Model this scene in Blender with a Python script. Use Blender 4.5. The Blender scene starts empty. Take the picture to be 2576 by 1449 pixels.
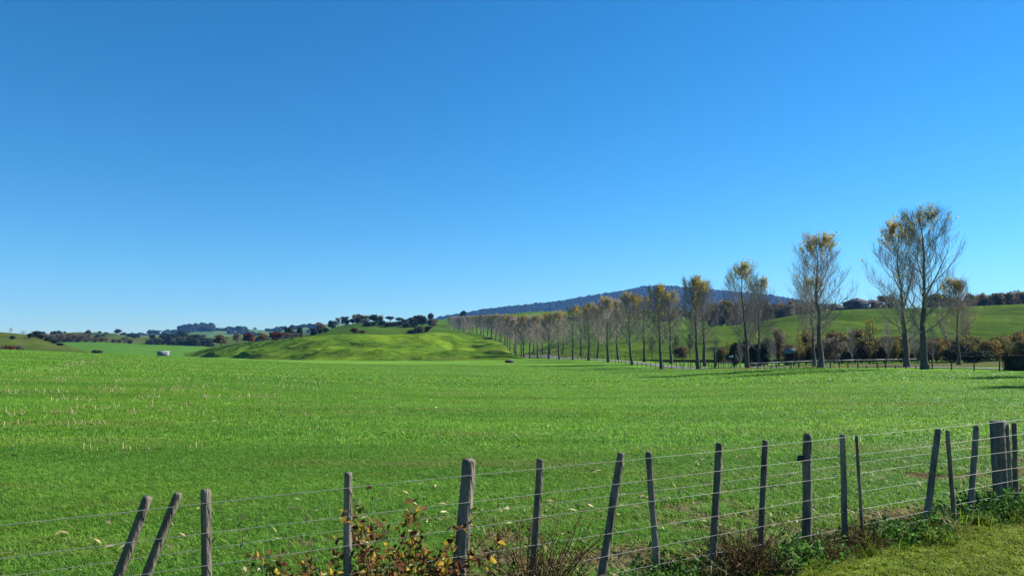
import bpy, math, random
import numpy as np
from mathutils import Vector
R = math.radians
random.seed(7)
rng = np.random.default_rng(7)
SC = bpy.context.scene
COL = SC.collection

# ------------------------------------------------------------------ camera, sky, sun, exposure
HC = 2.25                       # eye height over the verge
FD, CX, CY, HV = 1861.0, 1288.0, 724.5, 868.0
PITCH = math.atan((HV - CY) / FD)
cam_d = bpy.data.cameras.new('camera')
cam_d.sensor_width = 36.0
cam_d.lens = 36.0 * FD / 2576.0
cam_d.clip_start = 0.1
cam_d.clip_end = 30000
cam = bpy.data.objects.new('camera', cam_d)
cam.location = (0, 0, HC)
cam.rotation_euler = (R(90) + PITCH, 0, 0)
COL.objects.link(cam)
SC.camera = cam

SUN_AZ, SUN_EL = R(66), R(34)   # clockwise from the view direction (+y)
w = bpy.data.worlds.new('World')
SC.world = w
w.use_nodes = True
wn = w.node_tree
sky = wn.nodes.new('ShaderNodeTexSky')
sky.sky_type = 'NISHITA'
sky.sun_disc = False
sky.sun_elevation = SUN_EL
sky.sun_rotation = SUN_AZ
sky.altitude = 0
sky.air_density = 1.0
sky.dust_density = 0.0
sky.ozone_density = 10.0
hs = wn.nodes.new('ShaderNodeHueSaturation')
hs.inputs['Saturation'].default_value = 1.15
bg = wn.nodes['Background']
bg.inputs['Strength'].default_value = 0.063
wn.links.new(sky.outputs[0], hs.inputs['Color'])
tint = wn.nodes.new('ShaderNodeMix'); tint.data_type = 'RGBA'; tint.blend_type = 'MULTIPLY'
tint.inputs[0].default_value = 1.0; tint.inputs[7].default_value = (0.98, 1.12, 0.98, 1)
wn.links.new(hs.outputs[0], tint.inputs[6])
wn.links.new(tint.outputs[2], bg.inputs['Color'])

sl = bpy.data.lights.new('sun', 'SUN')
sl.energy = 5.0
sl.angle = R(0.53)
sl.color = (1.0, 0.95, 0.86)
so = bpy.data.objects.new('sun', sl)
sd = Vector((math.sin(SUN_AZ) * math.cos(SUN_EL), math.cos(SUN_AZ) * math.cos(SUN_EL), math.sin(SUN_EL)))
so.rotation_euler = sd.to_track_quat('Z', 'Y').to_euler()
so.location = (60, 20, 60)
COL.objects.link(so)

SC.view_settings.view_transform = 'Standard'
SC.view_settings.look = 'None'
SC.view_settings.exposure = 1.25
SC.view_settings.gamma = 1.0
SC.view_settings.use_curve_mapping = False
SC.render.engine = 'CYCLES'
SC.cycles.max_bounces = 6
SC.cycles.diffuse_bounces = 2
SC.cycles.glossy_bounces = 2
SC.cycles.transmission_bounces = 3
SC.cycles.transparent_max_bounces = 4
SC.cycles.volume_bounces = 0
SC.cycles.use_denoising = True
SC.cycles.denoiser = 'OPENIMAGEDENOISE'
SC.cycles.denoising_input_passes = 'RGB_ALBEDO_NORMAL'
SC.cycles.denoising_prefilter = 'NONE'
SC.cycles.caustics_reflective = False
SC.cycles.caustics_refractive = False

# ------------------------------------------------------------------ pixel <-> place (2576 x 1449 frame of the photograph)
CP, SP = math.cos(PITCH), math.sin(PITCH)
def ray(u, v):
    a = (u - CX) / FD
    b = (CY - v) / FD
    den = CP - b * SP
    return a / den, (SP + b * CP) / den
def at(u, v, Y):
    rx, rz = ray(u, v)
    return np.array((rx * Y, Y, HC + rz * Y))
def zv(v, Y):
    return HC + ray(CX, v)[1] * Y
KU = FD * (CP + SP * (HV - CY) / FD)
def xu(u, Y):
    return (u - CX) / KU * Y
def ux(x, Y):
    return CX + KU * x / np.maximum(Y, 0.5)

# ------------------------------------------------------------------ noise
def _h(ix, iy, s):
    n = (ix.astype(np.int64) * 374761393 + iy.astype(np.int64) * 668265263 + s * 1442695041) & 0x7fffffff
    n = ((n ^ (n >> 13)) * 1274126177) & 0x7fffffff
    return ((n ^ (n >> 16)) & 0xffff) / 65535.0
def vnoise(x, y, s=0):
    x = np.asarray(x, float); y = np.asarray(y, float)
    ix, iy = np.floor(x), np.floor(y)
    fx, fy = x - ix, y - iy
    fx = fx * fx * (3 - 2 * fx); fy = fy * fy * (3 - 2 * fy)
    a = _h(ix, iy, s); b = _h(ix + 1, iy, s); c = _h(ix, iy + 1, s); d = _h(ix + 1, iy + 1, s)
    return (a + (b - a) * fx) * (1 - fy) + (c + (d - c) * fx) * fy
def fbm(x, y, s=0, o=4):
    r, a, t = 0, 1.0, 0
    for k in range(o):
        r = r + a * (vnoise(x * 2 ** k, y * 2 ** k, s + k) - 0.5); t += a; a *= 0.5
    return r / t * 2

# ------------------------------------------------------------------ mesh helpers
def mk(name, V, quads=None, tris=None, mat=None, parent=None, smooth=False):
    V = np.asarray(V, np.float32).reshape(-1, 3)
    me = bpy.data.meshes.new(name)
    q = np.zeros((0, 4), np.int32) if quads is None or len(quads) == 0 else np.asarray(quads, np.int32).reshape(-1, 4)
    t = np.zeros((0, 3), np.int32) if tris is None or len(tris) == 0 else np.asarray(tris, np.int32).reshape(-1, 3)
    me.vertices.add(len(V)); me.vertices.foreach_set('co', V.ravel())
    me.loops.add(q.size + t.size)
    me.loops.foreach_set('vertex_index', np.concatenate([q.ravel(), t.ravel()]))
    me.polygons.add(len(q) + len(t))
    ls = np.concatenate([np.arange(len(q)) * 4, q.size + np.arange(len(t)) * 3]).astype(np.int32)
    me.polygons.foreach_set('loop_start', ls)
    if smooth:
        me.polygons.foreach_set('use_smooth', np.ones(len(q) + len(t), bool))
    me.update(calc_edges=True)
    if mat is not None:
        me.materials.append(mat)
    return link(name, me, parent)
def link(name, me, parent=None):
    o = bpy.data.objects.new(name, me)
    COL.objects.link(o)
    if parent is not None:
        o.parent = parent
    return o
def tag(o, label=None, cat=None, group=None, kind=None):
    if label: o['label'] = label
    if cat: o['category'] = cat
    if group: o['group'] = group
    if kind: o['kind'] = kind
    return o
def empty(name, loc=(0, 0, 0), rz=0.0, s=1.0):
    o = bpy.data.objects.new(name, None)
    o.empty_display_size = 0.3
    COL.objects.link(o)
    o.location = loc; o.rotation_euler = (0, 0, rz)
    o.scale = (s, s, s) if not hasattr(s, '__len__') else s
    return o

class MB:
    def __init__(self): self.V = []; self.Q = []; self.T = []; self.n = 0
    def raw(self, V, Q=None, T=None):
        V = np.asarray(V, float).reshape(-1, 3)
        if Q is not None and len(Q): self.Q.append(np.asarray(Q, int).reshape(-1, 4) + self.n)
        if T is not None and len(T): self.T.append(np.asarray(T, int).reshape(-1, 3) + self.n)
        self.V.append(V); self.n += len(V)
    def box(self, c, s, rz=0.0):
        x, y, z = np.array(s) / 2
        V = np.array([(-x, -y, -z), (x, -y, -z), (x, y, -z), (-x, y, -z), (-x, -y, z), (x, -y, z), (x, y, z), (-x, y, z)])
        cz, sz = math.cos(rz), math.sin(rz)
        V = np.stack([V[:, 0] * cz - V[:, 1] * sz, V[:, 0] * sz + V[:, 1] * cz, V[:, 2]], 1) + np.array(c)
        self.raw(V, [(0, 3, 2, 1), (4, 5, 6, 7), (0, 1, 5, 4), (1, 2, 6, 5), (2, 3, 7, 6), (3, 0, 4, 7)])
    def tube(self, P, rad, sides=5, cap=True, rough=0.0, r=None):
        P = np.asarray(P, float); n = len(P)
        rad = np.broadcast_to(np.asarray(rad, float), (n,))
        D = np.empty_like(P)
        D[1:-1] = P[2:] - P[:-2]; D[0] = P[1] - P[0]; D[-1] = P[-1] - P[-2]
        D /= np.linalg.norm(D, axis=1, keepdims=True) + 1e-12
        ref = np.array((1.0, 0, 0)) if abs(D[0, 0]) < 0.8 else np.array((0, 1.0, 0))
        A = np.cross(D, ref); A /= np.linalg.norm(A, axis=1, keepdims=True) + 1e-12
        B = np.cross(D, A)
        th = np.arange(sides) * 2 * math.pi / sides
        rr = rad[:, None] * np.ones(sides)
        if rough: rr = rr * (1 + rough * ((r or rng).standard_normal((n, sides))))
        V = P[:, None, :] + rr[..., None] * (np.cos(th)[None, :, None] * A[:, None, :] + np.sin(th)[None, :, None] * B[:, None, :])
        i = np.arange(n - 1)[:, None] * sides; j = np.arange(sides)[None, :]; k = (j + 1) % sides
        Q = np.stack([i + j, i + k, i + sides + k, i + sides + j], -1).reshape(-1, 4)
        T = []
        V = V.reshape(-1, 3)
        if cap:
            V = np.vstack([V, P[-1]])
            e = n * sides; b0 = (n - 1) * sides
            T = [(b0 + a, b0 + (a + 1) % sides, e) for a in range(sides)]
        self.raw(V, Q, T)
    def build(self, name, mat, parent=None, smooth=False):
        V = np.concatenate(self.V)
        Q = np.concatenate(self.Q) if self.Q else None
        T = np.concatenate(self.T) if self.T else None
        return mk(name, V, Q, T, mat, parent, smooth)

def leaf_quads(C, size, r, up=0.0, N=None, fold=True, aspect=1.5):
    """leaf shaped kites at centres C, random orientation (or biased to normals N)"""
    n = len(C)
    nr = r.standard_normal((n, 3))
    if N is not None: nr = nr * 0.7 + N
    nr[:, 2] += up
    nr /= np.linalg.norm(nr, axis=1, keepdims=True) + 1e-9
    t = np.cross(nr, r.standard_normal((n, 3)))
    t /= np.linalg.norm(t, axis=1, keepdims=True) + 1e-9
    b = np.cross(nr, t)
    s = (np.asarray(size) * r.uniform(0.6, 1.3, n))[:, None]
    lift = nr * s * 0.18 if fold else 0
    V = np.stack([C - t * s * 0.5 * aspect, C + b * s * 0.45 + lift, C + t * s * 0.5 * aspect, C - b * s * 0.45 + lift], 1)
    Q = np.arange(n * 4).reshape(n, 4)
    return V.reshape(-1, 3), Q

def folded_leaves(C, size, r):
    n = len(C)
    nr = r.standard_normal((n, 3)); nr[:, 2] += .6; nr /= np.linalg.norm(nr, axis=1, keepdims=True)
    t = np.cross(nr, r.standard_normal((n, 3))); t /= np.linalg.norm(t, axis=1, keepdims=True) + 1e-9
    b = np.cross(nr, t); s = (size * r.uniform(.5, 1.35, n))[:, None]
    fo = nr * s * r.uniform(.1, .4, n)[:, None]; dr = nr * s * r.uniform(-.4, .1, n)[:, None]
    V = np.stack([C - t * s * .75, C - t * s * .25 + b * s * .42 + fo, C + t * s * .3 + b * s * .36 + fo, C + t * s * .8 + dr, C + t * s * .3 - b * s * .36 + fo, C - t * s * .25 - b * s * .42 + fo], 1)
    k = np.arange(n)[:, None] * 6
    return V.reshape(-1, 3), np.concatenate([k + np.array((0, 3, 2, 1)), k + np.array((0, 5, 4, 3))])

# ------------------------------------------------------------------ materials
def nodes(name):
    m = bpy.data.materials.new(name); m.use_nodes = True
    nt = m.node_tree
    return m, nt, nt.nodes['Principled BSDF'], nt.nodes['Material Output']
def ramp(nt, fac, stops):
    n = nt.nodes.new('ShaderNodeValToRGB')
    e = n.color_ramp.elements
    while len(e) > 1: e.remove(e[-1])
    e[0].position = stops[0][0]; e[0].color = (*stops[0][1], 1)
    for p, c in stops[1:]:
        k = e.new(p); k.color = (*c, 1)
    nt.links.new(fac, n.inputs[0])
    return n.outputs[0]
def noise(nt, scale, detail=4, vec=None, rough=0.55, dist=0.0):
    n = nt.nodes.new('ShaderNodeTexNoise')
    n.inputs['Scale'].default_value = scale; n.inputs['Detail'].default_value = detail
    n.inputs['Roughness'].default_value = rough; n.inputs['Distortion'].default_value = dist
    if vec is not None: nt.links.new(vec, n.inputs['Vector'])
    return n.outputs['Fac']
def pos(nt, scale=None, rot=None):
    g = nt.nodes.new('ShaderNodeNewGeometry').outputs['Position']
    if scale is None and rot is None: return g
    mp = nt.nodes.new('ShaderNodeMapping')
    if scale: mp.inputs['Scale'].default_value = scale
    if rot: mp.inputs['Rotation'].default_value = rot
    nt.links.new(g, mp.inputs['Vector'])
    return mp.outputs[0]
def mix(nt, fac, a, b, mode='MIX'):
    n = nt.nodes.new('ShaderNodeMix'); n.data_type = 'RGBA'; n.blend_type = mode
    for i, x in ((0, fac), (6, a), (7, b)):
        if isinstance(x, (int, float)): n.inputs[i].default_value = x
        elif isinstance(x, tuple): n.inputs[i].default_value = (*x, 1)
        else: nt.links.new(x, n.inputs[i])
    return n.outputs[2]
def bump(nt, bs, h, strength=0.5, dist=0.1):
    b = nt.nodes.new('ShaderNodeBump')
    b.inputs['Strength'].default_value = strength; b.inputs['Distance'].default_value = dist
    nt.links.new(h, b.inputs['Height']); nt.links.new(b.outputs[0], bs.inputs['Normal'])
    return b
def math_n(nt, op, a, b=None):
    n = nt.nodes.new('ShaderNodeMath'); n.operation = op
    for i, x in ((0, a), (1, b)):
        if x is None: continue
        if isinstance(x, (int, float)): n.inputs[i].default_value = x
        else: nt.links.new(x, n.inputs[i])
    return n.outputs[0]

def m_plain(name, c, rough=0.8, var=0.25, scale=3.0, bmp=0.3, spec=0.3, metal=0.0, obj=True):
    m, nt, bs, out = nodes(name)
    tc = nt.nodes.new('ShaderNodeTexCoord').outputs['Object'] if obj else pos(nt)
    f = noise(nt, scale, 5, tc)
    a = tuple(x * (1 - var) for x in c); b = tuple(min(1, x * (1 + var)) for x in c)
    nt.links.new(ramp(nt, f, [(0.3, a), (0.7, b)]), bs.inputs['Base Color'])
    bs.inputs['Roughness'].default_value = rough
    bs.inputs['Metallic'].default_value = metal
    bs.inputs['Specular IOR Level'].default_value = spec
    if bmp: bump(nt, bs, noise(nt, scale * 6, 4, tc), bmp, 0.02)
    return m
def m_leaf(name, stops, trans=0.35, rough=0.75, spec=0.08, patch=None, patch_scale=0.3):
    """each leaf its own tone; part of the light passes through"""
    m, nt, bs, out = nodes(name)
    g = nt.nodes.new('ShaderNodeNewGeometry')
    c = ramp(nt, g.outputs['Random Per Island'], stops)
    if patch:
        P = pos(nt, (0.10, 0.55, 0.5), (0, 0, 0.06))
        f = noise(nt, patch_scale * 4, 4, P, 0.6)
        fr = nt.nodes.new('ShaderNodeMapRange'); fr.inputs[1].default_value = 0.35; fr.inputs[2].default_value = 0.62
        nt.links.new(f, fr.inputs[0])
        c = mix(nt, fr.outputs[0], c, mix(nt, 1.0, c, patch, 'MULTIPLY'))
        f = noise(nt, patch_scale * 0.9, 4, g.outputs['Position'], 0.6)
        fr = nt.nodes.new('ShaderNodeMapRange'); fr.inputs[1].default_value = 0.45; fr.inputs[2].default_value = 0.7; fr.inputs[4].default_value = 0.8
        nt.links.new(f, fr.inputs[0])
        c = mix(nt, fr.outputs[0], c, mix(nt, 1.0, c, (1.22, 1.0, 0.8), 'MULTIPLY'))
        f = noise(nt, patch_scale * 5, 5, pos(nt, (0.16, 0.8, 0.5), (0, 0, 0.06)), 0.7)
        fr = nt.nodes.new('ShaderNodeMapRange'); fr.inputs[1].default_value = 0.53; fr.inputs[2].default_value = 0.7; fr.inputs[4].default_value = 0.75
        nt.links.new(f, fr.inputs[0])
        c = mix(nt, fr.outputs[0], c, (0.25, 0.27, 0.07))
    nt.links.new(c, bs.inputs['Base Color'])
    bs.inputs['Roughness'].default_value = rough
    bs.inputs['Specular IOR Level'].default_value = spec
    tr = nt.nodes.new('ShaderNodeBsdfTranslucent')
    nt.links.new(c, tr.inputs['Color'])
    mx = nt.nodes.new('ShaderNodeMixShader'); mx.inputs[0].default_value = trans
    nt.links.new(bs.outputs[0], mx.inputs[1]); nt.links.new(tr.outputs[0], mx.inputs[2])
    nt.links.new(mx.outputs[0], out.inputs['Surface'])
    return m
def m_pasture(name, lo, mid, hi, dry=None, dry_amt=0.5, tracks=0.5, scale=0.02, fine=0.6, bstr=0.6):
    """grazed turf: broad tone patches, fine mottling, contour-following stock tracks as relief"""
    m, nt, bs, out = nodes(name)
    P = pos(nt)
    f = noise(nt, scale, 6, P, 0.62)
    c = ramp(nt, f, [(0.32, lo), (0.5, mid), (0.68, hi)])
    f2 = noise(nt, fine, 5, P, 0.7)
    c = mix(nt, 1.0, c, ramp(nt, f2, [(0.3, (0.62, 0.66, 0.6)), (0.5, (0.95, 0.95, 0.95)), (0.75, (1.3, 1.2, 1.15))]), 'MULTIPLY')
    if dry:
        f3 = noise(nt, scale * 1.7, 5, pos(nt, (1, 1, 3)), 0.7)
        mr = nt.nodes.new('ShaderNodeMapRange'); mr.inputs[1].default_value = 0.55; mr.inputs[2].default_value = 0.72
        mr.inputs[4].default_value = dry_amt
        nt.links.new(f3, mr.inputs[0])
        c = mix(nt, mr.outputs[0], c, dry)
    nt.links.new(c, bs.inputs['Base Color'])
    bs.inputs['Roughness'].default_value = 0.85
    bs.inputs['Specular IOR Level'].default_value = 0.0
    h = noise(nt, 1.0, 4, pos(nt, (0.05, 0.05, 1.5)), 0.6, 0.5)
    h2 = noise(nt, fine * 0.7, 4, P)
    mk_ = nt.nodes.new('ShaderNodeMapRange'); mk_.inputs[1].default_value = 0.46; mk_.inputs[2].default_value = 0.6
    nt.links.new(noise(nt, scale * 0.9, 3, P), mk_.inputs[0])
    hh = math_n(nt, 'ADD', math_n(nt, 'MULTIPLY', math_n(nt, 'MULTIPLY', h, tracks * 3), mk_.outputs[0]), h2)
    bump(nt, bs, hh, bstr, 0.8)
    return m

M = {}
M['field'] = m_pasture('field_soil_and_turf', (0.085, 0.18, 0.025), (0.11, 0.225, 0.033), (0.14, 0.26, 0.042), (0.13, 0.14, 0.05), 0.3, 0.0, 0.05, 1.3, 0.35)
M['hill'] = m_pasture('grazed_hill', (0.035, 0.075, 0.010), (0.075, 0.14, 0.013), (0.13, 0.2, 0.016), (0.095, 0.09, 0.025), 0.7, 1.2, 0.035, 0.4, 1.0)
M['hill3'] = m_pasture('pasture_with_shade', (0.028, 0.062, 0.010), (0.042, 0.088, 0.012), (0.058, 0.108, 0.014), (0.085, 0.08, 0.028), 0.6, 0.8, 0.025, 0.35, 0.9)  # shade of the less lit back hills is put into this darker green
M['hill2'] = m_pasture('hill_paddock', (0.05, 0.105, 0.010), (0.07, 0.14, 0.012), (0.095, 0.17, 0.014), (0.12, 0.115, 0.03), 0.5, 0.9, 0.02, 0.3, 0.8)
M['househill'] = m_pasture('tussocky_slope', (0.036, 0.068, 0.012), (0.058, 0.102, 0.015), (0.085, 0.13, 0.02), (0.10, 0.088, 0.035), 0.65, 0.9, 0.03, 0.5, 0.9)
M['paddock'] = m_pasture('smooth_paddock', (0.05, 0.125, 0.02), (0.06, 0.145, 0.022), (0.072, 0.165, 0.026), None, 0, 0.1, 0.012, 0.3, 0.3)
M['drypaddock'] = m_pasture('rough_hill', (0.035, 0.06, 0.014), (0.055, 0.082, 0.018), (0.08, 0.1, 0.024), (0.1, 0.08, 0.036), 0.7, 0.6, 0.02, 0.25, 0.8)
M['farhill'] = m_pasture('far_hill', (0.05, 0.10, 0.03), (0.08, 0.14, 0.04), (0.11, 0.17, 0.05), (0.13, 0.13, 0.06), 0.5, 0.3, 0.006, 0.08, 0.6)
M['strip'] = m_pasture('mown_dry_verge', (0.12, 0.15, 0.035), (0.16, 0.185, 0.045), (0.2, 0.21, 0.06), (0.22, 0.19, 0.09), 0.6, 0.0, 0.15, 1.6, 0.4)
M['verge'] = m_pasture('mown_roadside', (0.075, 0.12, 0.02), (0.11, 0.165, 0.028), (0.14, 0.19, 0.035), (0.13, 0.11, 0.05), 0.5, 0.0, 0.6, 6.0, 0.4)
M['bush'] = m_pasture('bush_floor', (0.02, 0.035, 0.015), (0.03, 0.045, 0.02), (0.04, 0.055, 0.022), None, 0, 0.0, 0.01, 0.05, 0.8)

def m_bark(name, a, b, c):
    m, nt, bs, out = nodes(name)
    tc = nt.nodes.new('ShaderNodeTexCoord').outputs['Object']
    mp = nt.nodes.new('ShaderNodeMapping'); mp.inputs['Scale'].default_value = (6, 6, 1.2)
    nt.links.new(tc, mp.inputs['Vector'])
    f = noise(nt, 1.5, 6, mp.outputs[0], 0.65)
    nt.links.new(ramp(nt, f, [(0.3, a), (0.5, b), (0.72, c)]), bs.inputs['Base Color'])
    bs.inputs['Roughness'].default_value = 0.9
    bs.inputs['Specular IOR Level'].default_value = 0.15
    bump(nt, bs, noise(nt, 4, 5, mp.outputs[0]), 0.8, 0.05)
    return m
M['bark'] = m_bark('poplar_bark', (0.035, 0.03, 0.027), (0.075, 0.066, 0.058), (0.14, 0.125, 0.108))
M['twig'] = m_bark('poplar_twigs', (0.14, 0.12, 0.105), (0.22, 0.19, 0.165), (0.30, 0.265, 0.23))
M['twig_pale'] = m_bark('pale_poplar_twigs', (0.17, 0.145, 0.12), (0.28, 0.24, 0.20), (0.38, 0.33, 0.275))
M['bark_dark'] = m_bark('dark_bark', (0.03, 0.026, 0.022), (0.06, 0.05, 0.04), (0.1, 0.085, 0.07))
M['bark_pale'] = m_bark('pale_bark', (0.14, 0.13, 0.12), (0.24, 0.22, 0.2), (0.34, 0.32, 0.29))
M['yellow'] = m_leaf('yellow_poplar_leaf', [(0, (0.16, 0.15, 0.02)), (0.35, (0.42, 0.32, 0.025)), (0.7, (0.56, 0.41, 0.03)), (1, (0.52, 0.46, 0.12))], 0.45)
M['evergreen'] = m_leaf('evergreen_leaf', [(0, (0.012, 0.024, 0.01)), (0.5, (0.025, 0.045, 0.016)), (1, (0.045, 0.07, 0.025))], 0.15)
M['olive'] = m_leaf('olive_leaf', [(0, (0.05, 0.06, 0.018)), (0.5, (0.105, 0.11, 0.032)), (1, (0.18, 0.165, 0.06))], 0.5)
M['greyleaf'] = m_leaf('grey_twiggy_leaf', [(0, (0.08, 0.07, 0.05)), (0.5, (0.14, 0.12, 0.085)), (1, (0.21, 0.18, 0.13))], 0.45)
M['brown'] = m_leaf('brown_autumn_leaf', [(0, (0.05, 0.036, 0.018)), (0.4, (0.10, 0.075, 0.034)), (0.8, (0.2, 0.15, 0.06)), (1, (0.27, 0.21, 0.085))], 0.5)
M['orange'] = m_leaf('orange_autumn_leaf', [(0, (0.07, 0.06, 0.02)), (0.4, (0.15, 0.11, 0.03)), (0.8, (0.27, 0.19, 0.05)), (1, (0.36, 0.27, 0.1))], 0.5)
M['red'] = m_leaf('red_autumn_leaf', [(0, (0.05, 0.018, 0.014)), (0.5, (0.12, 0.035, 0.025)), (1, (0.2, 0.07, 0.04))], 0.3)
M['willow'] = m_leaf('willow_leaf', [(0, (0.12, 0.12, 0.03)), (0.5, (0.2, 0.18, 0.04)), (1, (0.28, 0.24, 0.07))], 0.4)
M['hedge'] = m_leaf('clipped_hedge_leaf', [(0, (0.012, 0.018, 0.008)), (0.6, (0.03, 0.03, 0.014)), (1, (0.07, 0.055, 0.03))], 0.1)
M['bushleaf'] = m_leaf('native_bush_canopy', [(0, (0.006, 0.012, 0.007)), (0.5, (0.010, 0.019, 0.010)), (1, (0.016, 0.028, 0.013))], 0.0, 0.9, 0.05)
M['grass'] = m_leaf('ryegrass_blade', [(0, (0.115, 0.27, 0.026)), (0.5, (0.175, 0.37, 0.038)), (0.88, (0.22, 0.43, 0.05)), (1, (0.36, 0.42, 0.12))], 0.5, 0.48, 0.2, (0.66, 0.74, 0.7), 0.12)
M['vgrass'] = m_leaf('verge_blade', [(0, (0.12, 0.2, 0.014)), (0.5, (0.2, 0.29, 0.02)), (0.9, (0.26, 0.33, 0.03)), (1, (0.26, 0.24, 0.07))], 0.4, 0.7, 0.08, (0.8, 0.8, 0.75), 0.6)
M['stripgrass'] = m_leaf('dry_verge_blade', [(0, (0.11, 0.14, 0.03)), (0.5, (0.17, 0.19, 0.045)), (1, (0.25, 0.23, 0.08))], 0.35, 0.6, 0.2)
M['weed'] = m_leaf('weed_leaf', [(0, (0.03, 0.09, 0.015)), (0.5, (0.06, 0.16, 0.022)), (1, (0.12, 0.25, 0.04))], 0.4, 0.6, 0.12)
M['bramble'] = m_leaf('bramble_leaf', [(0, (0.05, 0.018, 0.013)), (0.25, (0.13, 0.05, 0.03)), (0.5, (0.22, 0.115, 0.045)), (0.58, (0.08, 0.11, 0.025)), (0.72, (0.12, 0.16, 0.03)), (0.8, (0.36, 0.23, 0.03)), (1, (0.5, 0.36, 0.05))], 0.5)
M['straw'] = m_leaf('straw', [(0, (0.16, 0.12, 0.06)), (0.5, (0.36, 0.29, 0.15)), (1, (0.55, 0.47, 0.28))], 0.2, 0.6)
M['dryweed'] = m_leaf('dry_weed', [(0, (0.05, 0.03, 0.015)), (0.5, (0.13, 0.08, 0.035)), (1, (0.24, 0.17, 0.08))], 0.25, 0.7)
M['asphalt'] = m_plain('old_asphalt', (0.11, 0.108, 0.105), 0.9, 0.25, 0.8, 0.4, obj=False)
M['gravel'] = m_plain('pale_gravel', (0.36, 0.33, 0.27), 0.95, 0.25, 1.5, 0.5, obj=False)
M['soil'] = m_plain('bare_clay', (0.42, 0.29, 0.21), 0.95, 0.25, 0.4, 0.5, obj=False)

# ------------------------------------------------------------------ terrain
UG = np.arange(-1400, 4200, 5.0)
def prof(pts, k=7):
    p = np.array(pts, float)
    y = np.interp(UG, p[:, 0], p[:, 1])
    ker = np.hanning(2 * k + 1); ker /= ker.sum()
    return np.convolve(np.pad(y, k, mode='edge'), ker, 'valid')
def pf(arr, u):
    return np.interp(u, UG, arr)
GY = [-20, 12, 40, 70, 100, 130, 170, 200, 260, 330, 420, 900, 9000]
GU = [0, 450, 800, 1130, 1400, 1700, 2060, 2576]
GZ = [[0] * 8, [0] * 8,
      [.35, .12, -.1, -.3, -.35, -.3, -.1, 0],
      [.95, .25, -.3, -.7, -.9, -.75, 0, 0],
      [1.5, .3, -.8, -1.25, -1.5, -1.35, -.55, 0],
      [1.42, .0, -1.3, -1.7, -1.9, -1.95, -.8, .2],
      [.5, -.4, -1.7, -1.8, -1.7, -1.6, -.5, .8],
      [-1, -1.2, -2.1, -2.05, -1.65, -1.2, .2, 1.5],
      [-2.6, -2.4, -2.9, -2.6, -1.9, -1, 1, 2],
      [-3.2, -3.2, -3.5, -3.2, -2.5, -2, 0, 0],
      [-4, -4, -4, -4, -3.5, -3, -3, -3],
      [-6] * 8, [-8] * 8]
GROWS = np.array([prof(list(zip(GU, r)), 14) for r in GZ])
def ground(x, y):
    x = np.asarray(x, float); y = np.asarray(y, float)
    u = np.clip(ux(x, np.maximum(y, 12)), UG[0], UG[-1])
    fi = (u - UG[0]) / 5.0
    i0 = np.clip(np.floor(fi).astype(int), 0, len(UG) - 2); fu = fi - i0
    k = np.clip(np.searchsorted(GY, y) - 1, 0, len(GY) - 2)
    ya = np.array(GY, float)
    t = np.clip((y - ya[k]) / (ya[k + 1] - ya[k]), 0, 1); t = t * t * (3 - 2 * t) * 0.5 + t * 0.5
    a = GROWS[k, i0] * (1 - fu) + GROWS[k, i0 + 1] * fu
    b = GROWS[k + 1, i0] * (1 - fu) + GROWS[k + 1, i0 + 1] * fu
    return a * (1 - t) + b * t + 0.03 * fbm(x / 3.0, y / 3.0, 3, 3)

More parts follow.
